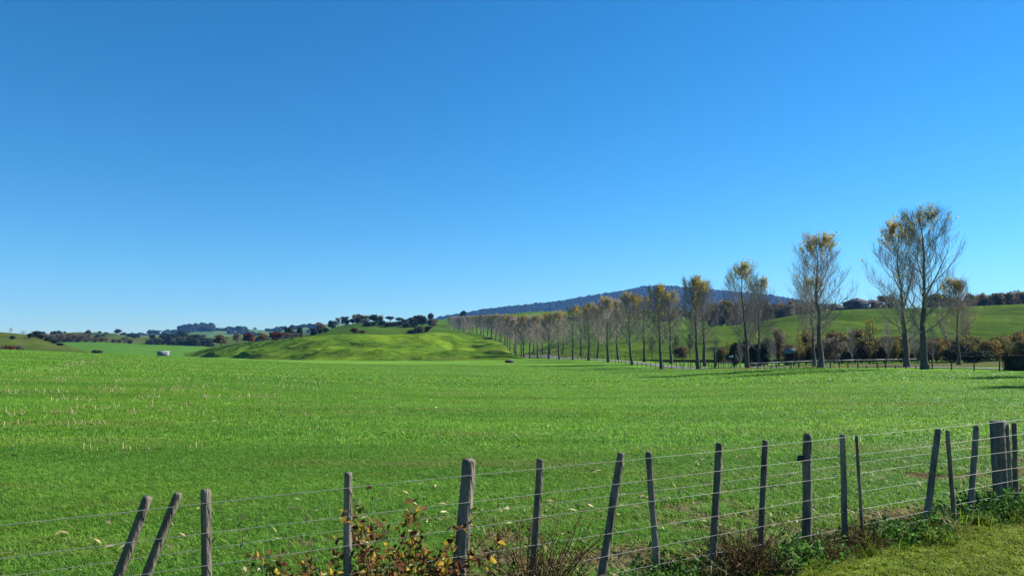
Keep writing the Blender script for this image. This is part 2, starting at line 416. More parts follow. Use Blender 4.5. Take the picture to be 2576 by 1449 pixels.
HILLS = []
class Hill:
    def __init__(self, name, foot, crest, back, namp=1.0, nl=30.0, mat='hill', seed=1, conv=0.5, u0=None, u1=None, step=6, nt=44, drop=0.7, humps=(), gully=0.0, gl=15.0):
        self.humps, self.gully, self.gl = humps, gully, gl
        """foot: (u, Y, v)  crest: (u, Y, v)"""
        f = np.array(foot, float); c = np.array(crest, float)
        self.Yf = prof(f[:, [0, 1]]); self.zf = prof(np.c_[f[:, 0], [zv(v, Y) for _, Y, v in foot]])
        self.Yc = prof(c[:, [0, 1]]); self.zc = prof(np.c_[c[:, 0], [zv(v, Y) for _, Y, v in crest]], 4)
        self.Yb = self.Yc + back
        self.namp, self.nl, self.seed, self.conv, self.drop = namp, nl, seed, conv, drop
        self.u0 = c[0, 0] if u0 is None else u0
        self.u1 = c[-1, 0] if u1 is None else u1
        self.name, self.mat, self.step, self.nt = name, mat, step, nt
        HILLS.append(self)
    def z(self, x, y):
        x = np.asarray(x, float); y = np.asarray(y, float)
        u = ux(x, y)
        Yf, Yc, Yb, zf, zc = (pf(a, u) for a in (self.Yf, self.Yc, self.Yb, self.zf, self.zc))
        t = (y - Yf) / (Yc - Yf); tb = (y - Yc) / (Yb - Yc)
        tt = np.clip(t, 0, 1)
        s = self.conv * np.sin(tt * math.pi / 2) + (1 - self.conv) * tt * tt * (3 - 2 * tt)
        mf, mc = (zf - HC) / Yf, (zc - HC) / Yc
        z = np.where(t <= 1, HC + (mf + (mc - mf) * s) * np.clip(y, Yf, Yc), zc)
        tb1 = np.clip(tb, 0, 1)
        z = z - np.maximum(zc - zf + 4, 2) * self.drop * (tb1 * tb1 * (3 - 2 * tb1))
        env = 3.0 * tt * (1 - tt) ** 1.25 + 0.06 * tt
        z = z + self.namp * env * fbm(x / self.nl, y / self.nl, self.seed, 5)
        if self.gully:
            wob = 12 * vnoise(x / 40, y / 40, self.seed + 50)
            g = np.abs(2 * vnoise((x + 0.35 * y + wob) / self.gl, y / 75, self.seed + 60) - 1)
            g2 = np.abs(2 * vnoise((x - 0.2 * y + wob) / (self.gl * .45), y / 30, self.seed + 70) - 1)
            z = z + self.gully * env * ((g - .5) + .35 * (g2 - .5))
        for (hu, hY, ru, rY, amp) in self.humps:
            z = z + amp * np.exp(-((x - xu(hu, hY)) / ru) ** 2 - ((y - hY) / rY) ** 2) * np.clip(t * 6, 0, 1) * (1 - tt) ** 0.8
        bad = (y < Yf) | (y > Yb) | (u < self.u0) | (u > self.u1)
        return np.where(bad, -1e3, z)
    def build(self):
        us = np.arange(self.u0, self.u1 + 0.1, self.step)
        nb = max(10, self.nt // 3)
        T = np.concatenate([np.linspace(0, 1, self.nt), 1 + np.linspace(0, 1, nb)[1:]])
        U, TT = np.meshgrid(us, T)
        Yf, Yc, Yb = (pf(a, U) for a in (self.Yf, self.Yc, self.Yb))
        Y = np.where(TT <= 1, Yf + (Yc - Yf) * TT, Yc + (Yb - Yc) * (TT - 1))
        Y = np.clip(Y, Yf + 0.01, Yb - 0.01)
        X = xu(U, Y)
        Z = self.z(xu(np.clip(U, self.u0 + .01, self.u1 - .01), Y), Y)
        # the foot goes on down into the ground
        X = np.vstack([X[:1], X]); Y = np.vstack([Y[:1] - 2.0, Y]); Z = np.vstack([Z[:1] - 14.0, Z])
        nr, nc = X.shape
        i = np.arange(nr - 1)[:, None] * nc + np.arange(nc - 1)[None, :]
        Q = np.stack([i, i + 1, i + nc + 1, i + nc], -1).reshape(-1, 4)
        o = mk(self.name, np.stack([X, Y, Z], -1), Q, None, M[self.mat], None, True)
        return tag(o, kind='structure')
def gz(x, y):
    z = ground(x, y)
    for h in HILLS: z = np.maximum(z, h.z(x, y))
    return z

def sheet(name, U, Yr, mat, lift=0.0, fn=ground, near=6.0):
    Ug, Yg = np.meshgrid(U, Yr)
    X = (Ug - CX) / KU * (np.maximum(Yg, 0) + near)
    Z = fn(X, Yg) + lift
    nr, nc = Ug.shape
    i = np.arange(nr - 1)[:, None] * nc + np.arange(nc - 1)[None, :]
    Q = np.stack([i, i + 1, i + nc + 1, i + nc], -1).reshape(-1, 4)
    return tag(mk(name, np.stack([X, Yg, Z], -1), Q, None, M[mat], None, True), kind='structure')

yr = np.concatenate([np.linspace(-20, 4, 13), 4 * (5200 / 4) ** (np.linspace(0, 1, 190)[1:])])
sheet('ground', np.arange(-1400, 4201, 20.0), yr, 'field')

# rolling pasture, near to far
Hill('spur_hill', [(1000, 203, 908), (1150, 203, 907), (1240, 206, 906), (1330, 222, 904)],
     [(1030, 250, 908), (1060, 262, 893), (1085, 275, 881), (1120, 300, 868), (1160, 325, 857), (1200, 340, 853), (1235, 340, 853), (1255, 330, 858), (1272, 305, 868), (1288, 288, 886), (1305, 275, 899), (1330, 265, 905)],
     170, 1.8, 22, 'hill', 5, 0.45, step=3, nt=70, gully=1.8, gl=14, humps=((1075, 228, 5, 7, 2.2), (1120, 240, 9, 6, 1.6), (1180, 246, 10, 8, 1.5)))
Hill('rolling_hill', [(400, 400, 898), (520, 330, 902), (650, 250, 906), (800, 213, 909.5), (1000, 206, 909), (1150, 215, 908)],
     [(415, 440, 898), (450, 430, 893), (490, 420, 884), (540, 400, 872), (600, 370, 863), (660, 340, 857), (720, 320, 851), (780, 305, 845), (860, 300, 840), (960, 300, 840), (1040, 310, 842), (1100, 330, 837), (1140, 345, 836), (1200, 360, 846), (1240, 370, 860)],
     120, 3.6, 36, 'hill', 11, 0.5, step=3, nt=96, gully=3.4, gl=22, humps=((640, 290, 16, 14, 2.0), (720, 268, 18, 12, 1.8), (800, 250, 18, 11, 1.8), (870, 268, 12, 14, 1.7), (905, 238, 13, 9, 1.6), (965, 226, 10, 7, 2.0), (1005, 245, 12, 11, 1.5), (1050, 238, 4, 6, -2.5), (930, 280, 18, 11, 1.6), (560, 340, 16, 16, 2.0)))
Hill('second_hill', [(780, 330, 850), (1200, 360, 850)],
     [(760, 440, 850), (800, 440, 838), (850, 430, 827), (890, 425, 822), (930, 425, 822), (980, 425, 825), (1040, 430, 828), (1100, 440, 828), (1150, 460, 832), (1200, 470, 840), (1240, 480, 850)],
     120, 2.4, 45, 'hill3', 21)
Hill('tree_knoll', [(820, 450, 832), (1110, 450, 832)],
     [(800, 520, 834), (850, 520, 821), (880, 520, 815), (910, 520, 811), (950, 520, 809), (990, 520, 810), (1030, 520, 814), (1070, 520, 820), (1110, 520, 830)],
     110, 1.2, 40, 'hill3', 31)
Hill('green_slope', [(960, 470, 838), (1130, 430, 862), (1240, 340, 895), (1400, 325, 895), (1600, 340, 880), (2000, 400, 860), (2300, 430, 850)],
     [(980, 820, 838), (1040, 820, 822), (1090, 820, 806), (1150, 820, 799), (1250, 800, 793), (1340, 780, 784), (1450, 760, 783), (1600, 740, 785), (1800, 700, 787), (1950, 680, 790), (2100, 680, 800), (2300, 680, 812)],
     300, 7, 90, 'hill2', 41, gully=8, gl=60)
Hill('house_hill', [(1290, 230, 906), (1400, 212, 905), (1700, 168, 905), (1900, 142, 905), (2060, 128, 903), (2300, 122, 901), (2576, 122, 901), (3300, 122, 900)],
     [(1290, 300, 905), (1340, 310, 885), (1400, 320, 862), (1480, 330, 845), (1600, 335, 833), (1750, 340, 826), (1850, 340, 818), (1930, 340, 805), (2000, 340, 793), (2080, 340, 783), (2160, 340, 777), (2260, 340, 775), (2400, 340, 773), (2500, 335, 768), (2600, 330, 764), (2900, 330, 752), (3300, 330, 748)],
     240, 2.6, 30, 'househill', 51, 0.45, nt=80, drop=0.25, gully=1.6, gl=26)
# left, far
Hill('left_rise', [(-700, 160, 890), (0, 165, 886), (200, 200, 892)],
     [(-700, 330, 820), (-200, 330, 826), (-50, 330, 832), (30, 330, 838), (90, 330, 845), (130, 320, 858), (180, 310, 872), (240, 300, 892)],
     160, 2.0, 40, 'drypaddock', 61)
Hill('smooth_paddock', [(-100, 230, 893), (100, 230, 893), (300, 270, 897), (500, 420, 897)],
     [(-100, 560, 862), (60, 560, 863), (150, 560, 861), (250, 560, 861), (350, 560, 866), (450, 560, 869), (560, 560, 874), (640, 560, 880)],
     250, 2.0, 130, 'paddock', 71, 0.4)
Hill('brown_ridge', [(-700, 640, 862), (700, 640, 876)],
     [(-700, 950, 838), (0, 950, 842), (90, 950, 843), (150, 950, 840), (205, 950, 836), (225, 950, 839), (245, 950, 834.5), (262, 950, 839), (285, 950, 838), (310, 950, 843), (360, 950, 848), (420, 950, 846), (520, 950, 850), (640, 950, 846), (760, 950, 838), (860, 950, 833), (960, 950, 835), (1080, 950, 840)],
     420, 9, 90, 'drypaddock', 81)
Hill('far_hill', [(150, 1500, 862), (1100, 1500, 856)],
     [(150, 2300, 858), (260, 2300, 850), (330, 2300, 843), (400, 2300, 838), (440, 2300, 834), (470, 2300, 827), (520, 2300, 823.5), (560, 2300, 824), (610, 2300, 826), (640, 2300, 829), (680, 2300, 831), (720, 2300, 825), (780, 2300, 819), (830, 2300, 815), (900, 2300, 815), (1000, 2300, 822), (1100, 2300, 830)],
     900, 26, 260, 'farhill', 91)
Hill('mountain', [(1000, 1900, 850), (2600, 1900, 830)],
     [(1020, 3200, 842), (1080, 3250, 812), (1120, 3300, 800), (1170, 3300, 793), (1215, 3400, 785), (1300, 3400, 777), (1400, 3500, 765), (1500, 3500, 748), (1560, 3500, 739), (1610, 3500, 729), (1645, 3500, 724), (1700, 3500, 727), (1800, 3500, 735), (1900, 3500, 744), (1960, 3500, 751), (2060, 3500, 768), (2200, 3500, 790), (2400, 3500, 812), (2600, 3500, 830)],
     1200, 45, 420, 'bush', 101, step=8)
for h in HILLS: h.build()

# roadside verge in front of the near fence, pale mown strip, driveway
FA, FB = np.array((-2.06, 5.0)), np.array((6.87, 10.3))
FDIR = (FB - FA) / np.linalg.norm(FB - FA)
FNOR = np.array((-FDIR[1], FDIR[0]))
def ribbon(name, P, wl, wr, mat, lift, fn=gz, na=6, step=1.0):
    P = np.array(P, float)
    d = np.r_[0, np.cumsum(np.linalg.norm(np.diff(P, axis=0), axis=1))]
    s = np.arange(0, d[-1], step)
    C = np.stack([np.interp(s, d, P[:, 0]), np.interp(s, d, P[:, 1])], 1)
    k = max(1, min(int(12 / step), len(s) // 3)); ker = np.hanning(2 * k + 1); ker /= ker.sum()
    C = np.stack([np.convolve(np.pad(C[:, i], k, mode='reflect', reflect_type='odd'), ker, 'valid') for i in (0, 1)], 1)
    T = np.gradient(C, axis=0); T /= np.linalg.norm(T, axis=1, keepdims=True)
    N = np.stack([-T[:, 1], T[:, 0]], 1)
    off = np.linspace(-wr, wl, na)
    X = C[:, None, :] + N[:, None, :] * off[None, :, None] * (1 + 0.06 * rng.standard_normal((len(C), na)))[..., None]
    Z = fn(X[..., 0], X[..., 1]) + lift
    n = len(C)
    i = np.arange(n - 1)[:, None] * na + np.arange(na - 1)[None, :]
    Q = np.stack([i, i + na, i + na + 1, i + 1], -1).reshape(-1, 4)
    o = mk(name, np.concatenate([X, Z[..., None]], -1), Q, None, M[mat], None, True)
    return tag(o, kind='structure'), C, N
a0 = FA - FDIR * 14 - FNOR * 0.35; b0 = FB + FDIR * 18 - FNOR * 0.35
ribbon('roadside_verge', [a0, b0], 0.0, 9.0, 'verge', 0.012, ground, 24, 0.4)

M['litter'] = m_pasture('bare_soil_and_dead_leaf', (0.05, 0.042, 0.022), (0.09, 0.075, 0.038), (0.13, 0.11, 0.055), (0.08, 0.13, 0.03), 0.7, 0.0, 1.2, 7.0, 0.5)
ribbon('fence_line_soil', [FA - FDIR * 14 + FNOR * 2.2, FB + FDIR * 18 + FNOR * 2.2], 2.4, 2.5, 'litter', 0.008, ground, 14, 0.4)
NEAR = [(59, 47.5), (69, 38.3), (77, 32.6), (104, 33), (118, 29.6), (129, 26), (149, 24), (171, 22), (199, 15), (226, 8.4), (250, 4), (266, 1.3), (285, -.8), (330, -5.6), (370, -10.8), (430, -19.4), (490, -29), (560, -41), (640, -58)]
NY = np.array([a for a, b in NEAR]); NX = np.array([b for a, b in NEAR])
def near_x(y): return np.interp(y, NY, NX)
drive_pts = [(near_x(y) + (6.5 if y < 90 else 5.0), y) for y in (62, 80, 95, 110, 130, 150, 171, 199, 226, 250, 266, 285, 310, 330, 370, 430, 490)]
drive_pts = [(70, 66)] + drive_pts
ribbon('driveway', drive_pts, 1.7, 1.7, 'asphalt', 0.06, gz, 7, 1.0)
ribbon('mown_strip', [(xu(2620, 90), 90), (xu(2300, 92), 92), (xu(2000, 92), 92), (xu(1850, 97), 97), (xu(1720, 104), 104)], 12, 12, 'strip', 0.025, gz, 16, 1.2)

# ------------------------------------------------------------------ tree generators (each returns part meshes)
def norm(v): return v / (np.linalg.norm(v) + 1e-12)
def bend(p0, d, L, n, up, wob, r):
    """a shoot that leaves along d and turns towards the light"""
    P = [p0]; d = norm(d)
    for k in range(n):
        d = norm(d + np.array((0, 0, up / n)) + r.standard_normal(3) * wob)
        P.append(P[-1] + d * L / n)
    return np.array(P)
def side_dir(t, ang, az):
    ref = np.array((0, 0, 1.0)) if abs(t[2]) < 0.93 else np.array((1.0, 0, 0))
    a = norm(np.cross(t, ref)); b = np.cross(t, a)
    return norm(t * math.cos(ang) + (a * math.cos(az) + b * math.sin(az)) * math.sin(ang))
def gen_poplar(seed, H=15.0, r0=0.225, clear=0.2, nl=38, nsec=10, ntw=10, leafp=1.0, leaf_from=0.72, fork=True, spread=1.0, leaf_lo=0.003, tk=1.0, crown=1.0):
    r = np.random.default_rng(seed)
    tr, br, lf = MB(), MB(), []
    n = 16
    t = np.linspace(0, 1, n)
    top = H * 0.86
    wx = np.cumsum(r.standard_normal(n)) * 0.055; wy = np.cumsum(r.standard_normal(n)) * 0.055
    wx -= wx[0]; wy -= wy[0]
    P = np.stack([wx, wy, t * top - 0.3 * (t == 0)], 1)
    rad = r0 * (1 - t) ** 0.85 * (1 - 0.25 * np.clip((t - 0.2) / 0.3, 0, 1)) + 0.012
    rad[0] *= 1.45; rad[1] *= 1.03
    tr.tube(P, rad, 9, True, 0.05, r)
    lens = []
    def tp(s): return np.array([np.interp(s, t, P[:, k]) for k in range(3)])
    limbs = []
    az = r.uniform(0, 6.28)
    for i in range(nl):
        s = clear + (0.96 - clear) * ((i + r.uniform(0, 1)) / nl) ** 0.92
        az += 2.4 + r.normal(0, 0.35)
        rt = float(np.interp(s, t, rad))
        L = H * (0.27 * (1 - s) ** 0.36 + 0.12 * (1 - s)) * (0.86 if s < 0.3 else 1.0) * r.uniform(0.75, 1.15)
        if fork and i in (int(nl * 0.3), int(nl * 0.45)):
            L *= 1.25; ang = R(24); rb = rt * 0.62
        else:
            ang = R(r.uniform(40, 60)) * spread * (1 - 0.1 * s); rb = rt * r.uniform(0.24, 0.42)
        d = np.array((math.cos(az) * math.sin(ang), math.sin(az) * math.sin(ang), math.cos(ang)))
        Q = bend(tp(s), d, L, 8, 0.85, 0.065, r)
        rr = np.maximum(rb * (1 - np.linspace(0, 1, 9)) ** 0.8, 0.009)
        br.tube(Q, rr, 5, True)
        limbs.append((Q, L, rb))
    limbs.append((P[int(n * 0.62):], H * 0.3, 0.06))
    tips = []
    for Q, L, rb in limbs:
        m = len(Q) - 1
        for j in range(nsec):
            s = 0.14 + 0.84 * (j + r.uniform(0, 1)) / nsec
            k = min(int(s * m), m - 1); f = s * m - k
            p = Q[k] * (1 - f) + Q[k + 1] * f
            tg = norm(Q[k + 1] - Q[k])
            d = side_dir(tg, R(r.uniform(26, 48)), r.uniform(0, 6.28))
            d[2] += 0.15
            l2 = L * r.uniform(0.2, 0.42) * (1.15 - 0.7 * s) + 0.35
            q = bend(p, d, l2, 4, 0.55, 0.07, r)
            br.tube(q, np.maximum(rb * 0.30 * (1 - 0.5 * s) * np.array((1, .8, .6, .42, .3)), 0.0065 * tk), 3, False)
            for e in range(ntw):
                s2 = 0.1 + 0.9 * (e + r.uniform(0, 1)) / ntw
                k2 = min(int(s2 * 4), 3); f2 = s2 * 4 - k2
                p2 = q[k2] * (1 - f2) + q[k2 + 1] * f2
                d2 = side_dir(norm(q[k2 + 1] - q[k2]), R(r.uniform(18, 48)), r.uniform(0, 6.28))
                d2[2] += 0.25
                l3 = r.uniform(0.35, 1.05) * H / 15
                w = bend(p2, d2, l3, 2, 0.4, 0.1, r)
                br.tube(w, (0.0060 * tk, 0.0050 * tk, 0.0038 * tk), 3, False)
                tips.append(w)
    tips = np.array(tips)
    # the crown keeps to a rounded egg shape
    def egg(P):
        P = np.array(P, float); zz = P[..., 2] / H; rr = np.hypot(P[..., 0], P[..., 1]) + 1e-6
        up_ = np.sqrt(np.clip(1 - ((zz - .60) / .42) ** 2, .03, 1)); lo_ = np.clip(.30 + .70 * (zz - clear) / (.58 - clear), .22, 1)
        rm = .325 * H * crown * np.where(zz > .60, up_, lo_)
        f = rm * np.tanh(rr / rm) / rr
        P[..., 0] *= f; P[..., 1] *= f
        return P
    br.V = [egg(v) for v in br.V]; tips = egg(tips)
    z = tips[:, 2, 2] / H
    rad_t = np.hypot(tips[:, 2, 0], tips[:, 2, 1]) / H
    # leaves hang on longest in the crown's top and outer shoots, in clusters
    cl = vnoise(tips[:, 2, 0] * 0.75 + 30, tips[:, 2, 2] * 0.75 + tips[:, 2, 1] * 0.7 + 50, seed)
    pr = np.clip((z - leaf_from) / 0.16, 0, 1) * np.clip((cl - 0.47) * 6.0, 0, 1) * leafp
    pr = np.maximum(pr, np.where((z > 0.45) & (cl > 0.66), 0.35 * leafp * min(1, leaf_lo * 12), leaf_lo * (z > 0.3)))
    on = r.uniform(0, 1, len(z)) < pr
    C = []
    for wv in tips[on]:
        m = r.integers(5, 11)
        s = r.uniform(0.2, 1.05, m)[:, None]
        C.append(wv[0] * (1 - s) + wv[2] * s + r.standard_normal((m, 3)) * 0.07)
    lv = leaf_quads(np.concatenate(C), 0.135, r, 0.0, aspect=1.25) if C else None
    return tr, br, lv
def poplar_meshes(seed, twig='twig', **k):
    tr, br, lv = gen_poplar(seed, **k)
    a = tr.build('trunk', M['bark'], None, True).data
    b = br.build('branches', M[twig], None, True).data
    out = [('trunk', a), ('branches', b)]
    if lv is not None: out.append(('leaves', mk('leaves', lv[0], lv[1], None, M['yellow']).data))
    for o in list(COL.objects):
        if o.data in (a, b) or (lv is not None and o.data == out[-1][1]): bpy.data.objects.remove(o)
    return out
def tree(name, parts, loc, rz, s, label, cat='tree', group=None):
    o = empty(name, loc, rz, s)
    for nm, me in parts: link(nm, me, o)
    return tag(o, label, cat, group)
def drop_obj(o):
    me = o.data; bpy.data.objects.remove(o); return me

def gen_crown(seed, mat, n=1600, leaf=0.09, lobes=9, shape='round', trunk=0.25, bark='bark_dark', twigs=0, skirt=0.0):
    """unit tree: height 1, crown width about 1; scaled per copy"""
    r = np.random.default_rng(seed)
    tm = MB()
    zc0 = trunk
    cz = (1 + zc0) / 2; rz_ = (1 - zc0) / 2
    # lobes of foliage
    L = []
    for k in range(lobes):
        a = r.uniform(0, 6.28); h = r.uniform(-0.75, 0.8)
        if shape == 'umbrella': h = r.uniform(0.0, 0.7)
        if shape == 'cone': rr = 0.36 * (0.9 - h) / 1.7
        elif shape == 'column': rr = 0.2
        else: rr = 0.32 * math.sqrt(max(0.05, 1 - h * h))
        rr *= r.uniform(0.55, 1.1)
        L.append((math.cos(a) * rr, math.sin(a) * rr, cz + rz_ * h, r.uniform(0.14, 0.26), r.uniform(0.12, 0.22)))
    L.append((0, 0, cz, 0.3, rz_ * 0.8))
    L.append((r.normal(0, .05), r.normal(0, .05), cz + rz_ * 0.6, 0.2, rz_ * 0.38))
    C, N = [], []
    wts = np.array([l[3] ** 2 for l in L]); wts /= wts.sum()
    for l, wv in zip(L, wts):
        m = max(8, int(n * wv))
        d = r.standard_normal((m, 3)); d /= np.linalg.norm(d, axis=1, keepdims=True)
        q = r.uniform(0.55, 1.08, m)[:, None]
        c = np.array(l[:3]) + d * q * np.array((l[3], l[3], l[4]))
        C.append(c); N.append(d)
    C = np.concatenate(C); N = np.concatenate(N)
    C[:, 2] *= 1.0 / np.quantile(C[:, 2], 0.995)
    ok = (C[:, 2] > (zc0 * 0.6 if not skirt else 0.01))
    keep = vnoise(C[:, 0] * 7 + 9, C[:, 1] * 5 + C[:, 2] * 7 + 3, seed) > 0.2
    C, N = C[ok & keep], N[ok & keep]
    V, Q = leaf_quads(C, leaf, r, 0.15, N)
    lm = drop_obj(mk('foliage', V, Q, None, M[mat]))
    zt = cz + rz_ * 0.2
    P = np.array([(0, 0, -0.06), (0, 0, trunk * 0.5), (r.normal(0, .02), r.normal(0, .02), cz), (r.normal(0, .04), r.normal(0, .04), cz + rz_ * .6)])
    tm.tube(P, (0.032, 0.025, 0.017, 0.006), 6)
    for k in range(7 + twigs):
        a = r.uniform(0, 6.28); h = r.uniform(trunk * 0.7, cz + rz_ * .4)
        p = np.array((0, 0, h)); an = R(r.uniform(25, 65))
        q = bend(p, np.array((math.cos(a) * math.sin(an), math.sin(a) * math.sin(an), math.cos(an))), r.uniform(0.22, 0.45) * (1.1 - h * .5), 4, 0.5, 0.08, r)
        tm.tube(q, (0.011, .009, .007, .005, .003) if k < 7 else (0.005, .004, .0035, .003, .002), 4, False)
    b = drop_obj(tm.build('trunk', M[bark], None, True))
    return [('trunk', b), ('crown', lm)]
def gen_bare(seed, bark='bark_pale', nl=26, nsec=7, ntw=5, clear=0.12, thick=1.0, leafmat=None, leafn=0, spread=1.0):
    """small leafless tree, height 1"""
    r = np.random.default_rng(seed)
    tr, br = MB(), MB()
    t = np.linspace(0, 1, 9)
    P = np.stack([np.cumsum(r.normal(0, .006, 9)), np.cumsum(r.normal(0, .006, 9)), t * 0.95 - 0.03 * (t == 0)], 1)
    rad = 0.016 * thick * (1 - t) ** 0.8 + 0.002
    tr.tube(P, rad, 6)
    tips = []
    az = 0
    for i in range(nl):
        s = clear + (0.92 - clear) * (i + r.uniform(0, 1)) / nl
        az += 2.4 + r.normal(0, .3)
        ang = R(r.uniform(38, 62)) * spread
        p = np.array([np.interp(s, t, P[:, k]) for k in range(3)])
        L = (0.42 * (1 - s) ** 0.6 + 0.06) * r.uniform(.8, 1.1)
        q = bend(p, np.array((math.cos(az) * math.sin(ang), math.sin(az) * math.sin(ang), math.cos(ang))), L, 5, 0.6, 0.07, r)
        br.tube(q, np.maximum(0.0065 * thick * (1 - np.linspace(0, 1, 6)), 0.0016 * thick), 4, False)
        for j in range(nsec):
            k = r.integers(1, 5)
            d = side_dir(norm(q[k + 1] - q[k]), R(r.uniform(25, 50)), r.uniform(0, 6.28)); d[2] += .1
            q2 = bend(q[k], d, L * r.uniform(.2, .45), 3, .4, .1, r)
            br.tube(q2, np.array((.0022, .0018, .0015, .0011)) * thick, 3, False)
            for e in range(ntw):
                k2 = r.integers(0, 3)
                d = side_dir(norm(q2[k2 + 1] - q2[k2]), R(r.uniform(20, 55)), r.uniform(0, 6.28))
                q3 = bend(q2[k2 + 1], d, r.uniform(.03, .09), 1, .3, .1, r)
                br.tube(q3, np.array((.0013, .0008)) * thick, 3, False)
                tips.append(q3[-1])
    out = [('trunk', drop_obj(tr.build('trunk', M[bark], None, True))), ('branches', drop_obj(br.build('branches', M[bark], None, True)))]
    if leafmat:
        C = np.array(tips); C = C[r.uniform(0, 1, len(C)) < leafn]
        V, Q = leaf_quads(C, 0.025, r)
        out.append(('leaves', drop_obj(mk('leaves', V, Q, None, M[leafmat]))))
    return out

ORD = ['first', 'second', 'third', 'fourth', 'fifth', 'sixth', 'seventh', 'eighth', 'ninth', 'tenth', 'eleventh', 'twelfth', 'thirteenth', 'fourteenth', 'fifteenth', 'sixteenth', 'seventeenth', 'eighteenth', 'nineteenth', 'twentieth', 'twenty-first', 'twenty-second', 'twenty-third', 'twenty-fourth', 'twenty-fifth', 'twenty-sixth', 'twenty-seventh', 'twenty-eighth', 'twenty-ninth', 'thirtieth']

# ------------------------------------------------------------------ the poplar avenue
POP = [poplar_meshes(101, leafp=0.5, leaf_from=0.78), poplar_meshes(102, clear=0.23, nl=40, spread=1.05, leafp=0.4, leaf_from=0.8), poplar_meshes(103, nl=36, clear=0.17, spread=1.1, leafp=0.45, leaf_from=0.78),
       poplar_meshes(104, clear=0.24, leafp=0.6, leaf_from=0.77, leaf_lo=0.008, tk=1.5, crown=1.15, nl=40, spread=1.12), poplar_meshes(105, clear=0.22, leafp=0.75, leaf_from=0.74, leaf_lo=0.008, nl=42, tk=1.6, crown=1.15, spread=1.15, twig='twig_pale'),
       poplar_meshes(106, clear=0.25, leafp=0.4, nl=42, spread=1.1, leaf_lo=0.0, tk=1.8, crown=1.2, twig='twig_pale')]
POPH = []
for pm in POP:
    hm = 0
    for _, me in pm[1:]:
        co = np.empty(len(me.vertices) * 3, np.float32); me.vertices.foreach_get('co', co); hm = max(hm, float(np.quantile(co[2::3], 0.9995)))
    POPH.append(hm)
def tree_at(u, Y, vtop, dz=0.0, x=None):
    x = xu(u, Y) if x is None else x
    z = float(gz(x, Y)) + dz
    return (x, Y, z), zv(vtop, Y) - z
near_list = [  # u, Y, v of the crown's top, mesh
    (2325, 69, 508, 0), (2062, 77, 578, 1), (1880, 104, 652, 2), (1755, 118, 688, 3), (1663, 129, 710, 3), (1590, 149, 730, 4), (1530, 171, 742, 4),
    (1480, 184, 758, 4), (1441, 195, 764, 2), (1407, 205, 778, 4), (1380, 215, 784, 3), (1353, 227, 787, 4), (1333, 239, 788, 5), (1318, 251, 790, 3), (1297, 266, 792, 5), (1283, 287, 790, 5),
    (1270, 306, 788, 4), (1258, 325, 787, 5), (1246, 345, 788, 4), (1236, 362, 789, 5), (1226, 380, 790, 5), (1217, 398, 791, 3), (1209, 415, 791, 5), (1200, 435, 792, 5),
    (1190, 462, 792, 5), (1178, 490, 792, 5), (1165, 520, 793, 5), (1153, 550, 794, 5), (1142, 580, 794, 5), (1131, 615, 795, 5)]
GN_ = 'poplars in the row on the field side of the driveway'
GF_ = 'poplars in the row on the far side of the driveway'
for i, (u, Y, vt, k) in enumerate(near_list):
    loc, H = tree_at(u, Y, vt)
    r_ = random.Random(i)
    lb = {0: 'tallest poplar, thick dark trunk, nearest the hedge at the right edge',
          1: 'tall bare poplar with yellow top standing alone right of centre',
          2: 'poplar with yellow top, third tallest, left of the lone tall poplar'}.get(i, f'{ORD[i]} poplar from the right in the row along the field side of the driveway')
    tree('poplar_tree', POP[k], loc, r_.uniform(0, 6.28), (H / 15 * (1.3 if i < 3 else 1.22), H / 15 * (1.3 if i < 3 else 1.22), H / POPH[k]), lb, 'tree', GN_)
far_list = [(2410, 86, 694, 4), (2280, 77.5, 545, 2), (2046, 93, 690, 1), (1908, 118, 690, 2), (1773, 138, 700, 1), (1688, 156, 728, 3), (1620, 172, 738, 3), (1555, 190, 748, 4),
            (1502, 205, 764, 4), (1462, 220, 772, 2), (1415, 240, 785, 4), (1384, 252, 788, 4), (1365, 262, 790, 3), (1341, 280, 792, 4), (1312, 300, 792, 3), (1294, 322, 791, 4), (1276, 345, 790, 4),
            (1261, 365, 789, 3), (1248, 385, 790, 5), (1237, 405, 790, 5), (1226, 425, 791, 4), (1212, 450, 791, 5), (1198, 480, 792, 4), (1184, 515, 792, 5), (1168, 550, 793, 5), (1152, 590, 795, 5), (1140, 620, 795, 5)]
for i, (u, Y, vt, k) in enumerate(far_list):
    loc, H = tree_at(u, Y, vt)
    r_ = random.Random(i + 77)
    lb = {0: 'small poplar with yellow side leaves among bushes, right of the tallest poplar',
          1: 'tall poplar with bare left side just behind the tallest poplar'}.get(i, f'{ORD[i]} poplar from the right in the row on the far side of the driveway')
    tree('poplar_tree', POP[k], loc, r_.uniform(0, 6.28), (H / 15 * 1.22, H / 15 * 1.22, H / POPH[k]), lb, 'tree', GF_)
for (x, Y, H, k, lb) in ((50.5, 58, 15.5, 1, 'poplar past the right edge, its shadow crosses the field'), (43.5, 47, 15, 3, 'nearest poplar past the right edge, its shadow crosses the field')):
    tree('poplar_tree', POP[k], (x, Y, float(gz(x, Y))), 1.0 + Y, H / 15, lb, 'tree', GN_)

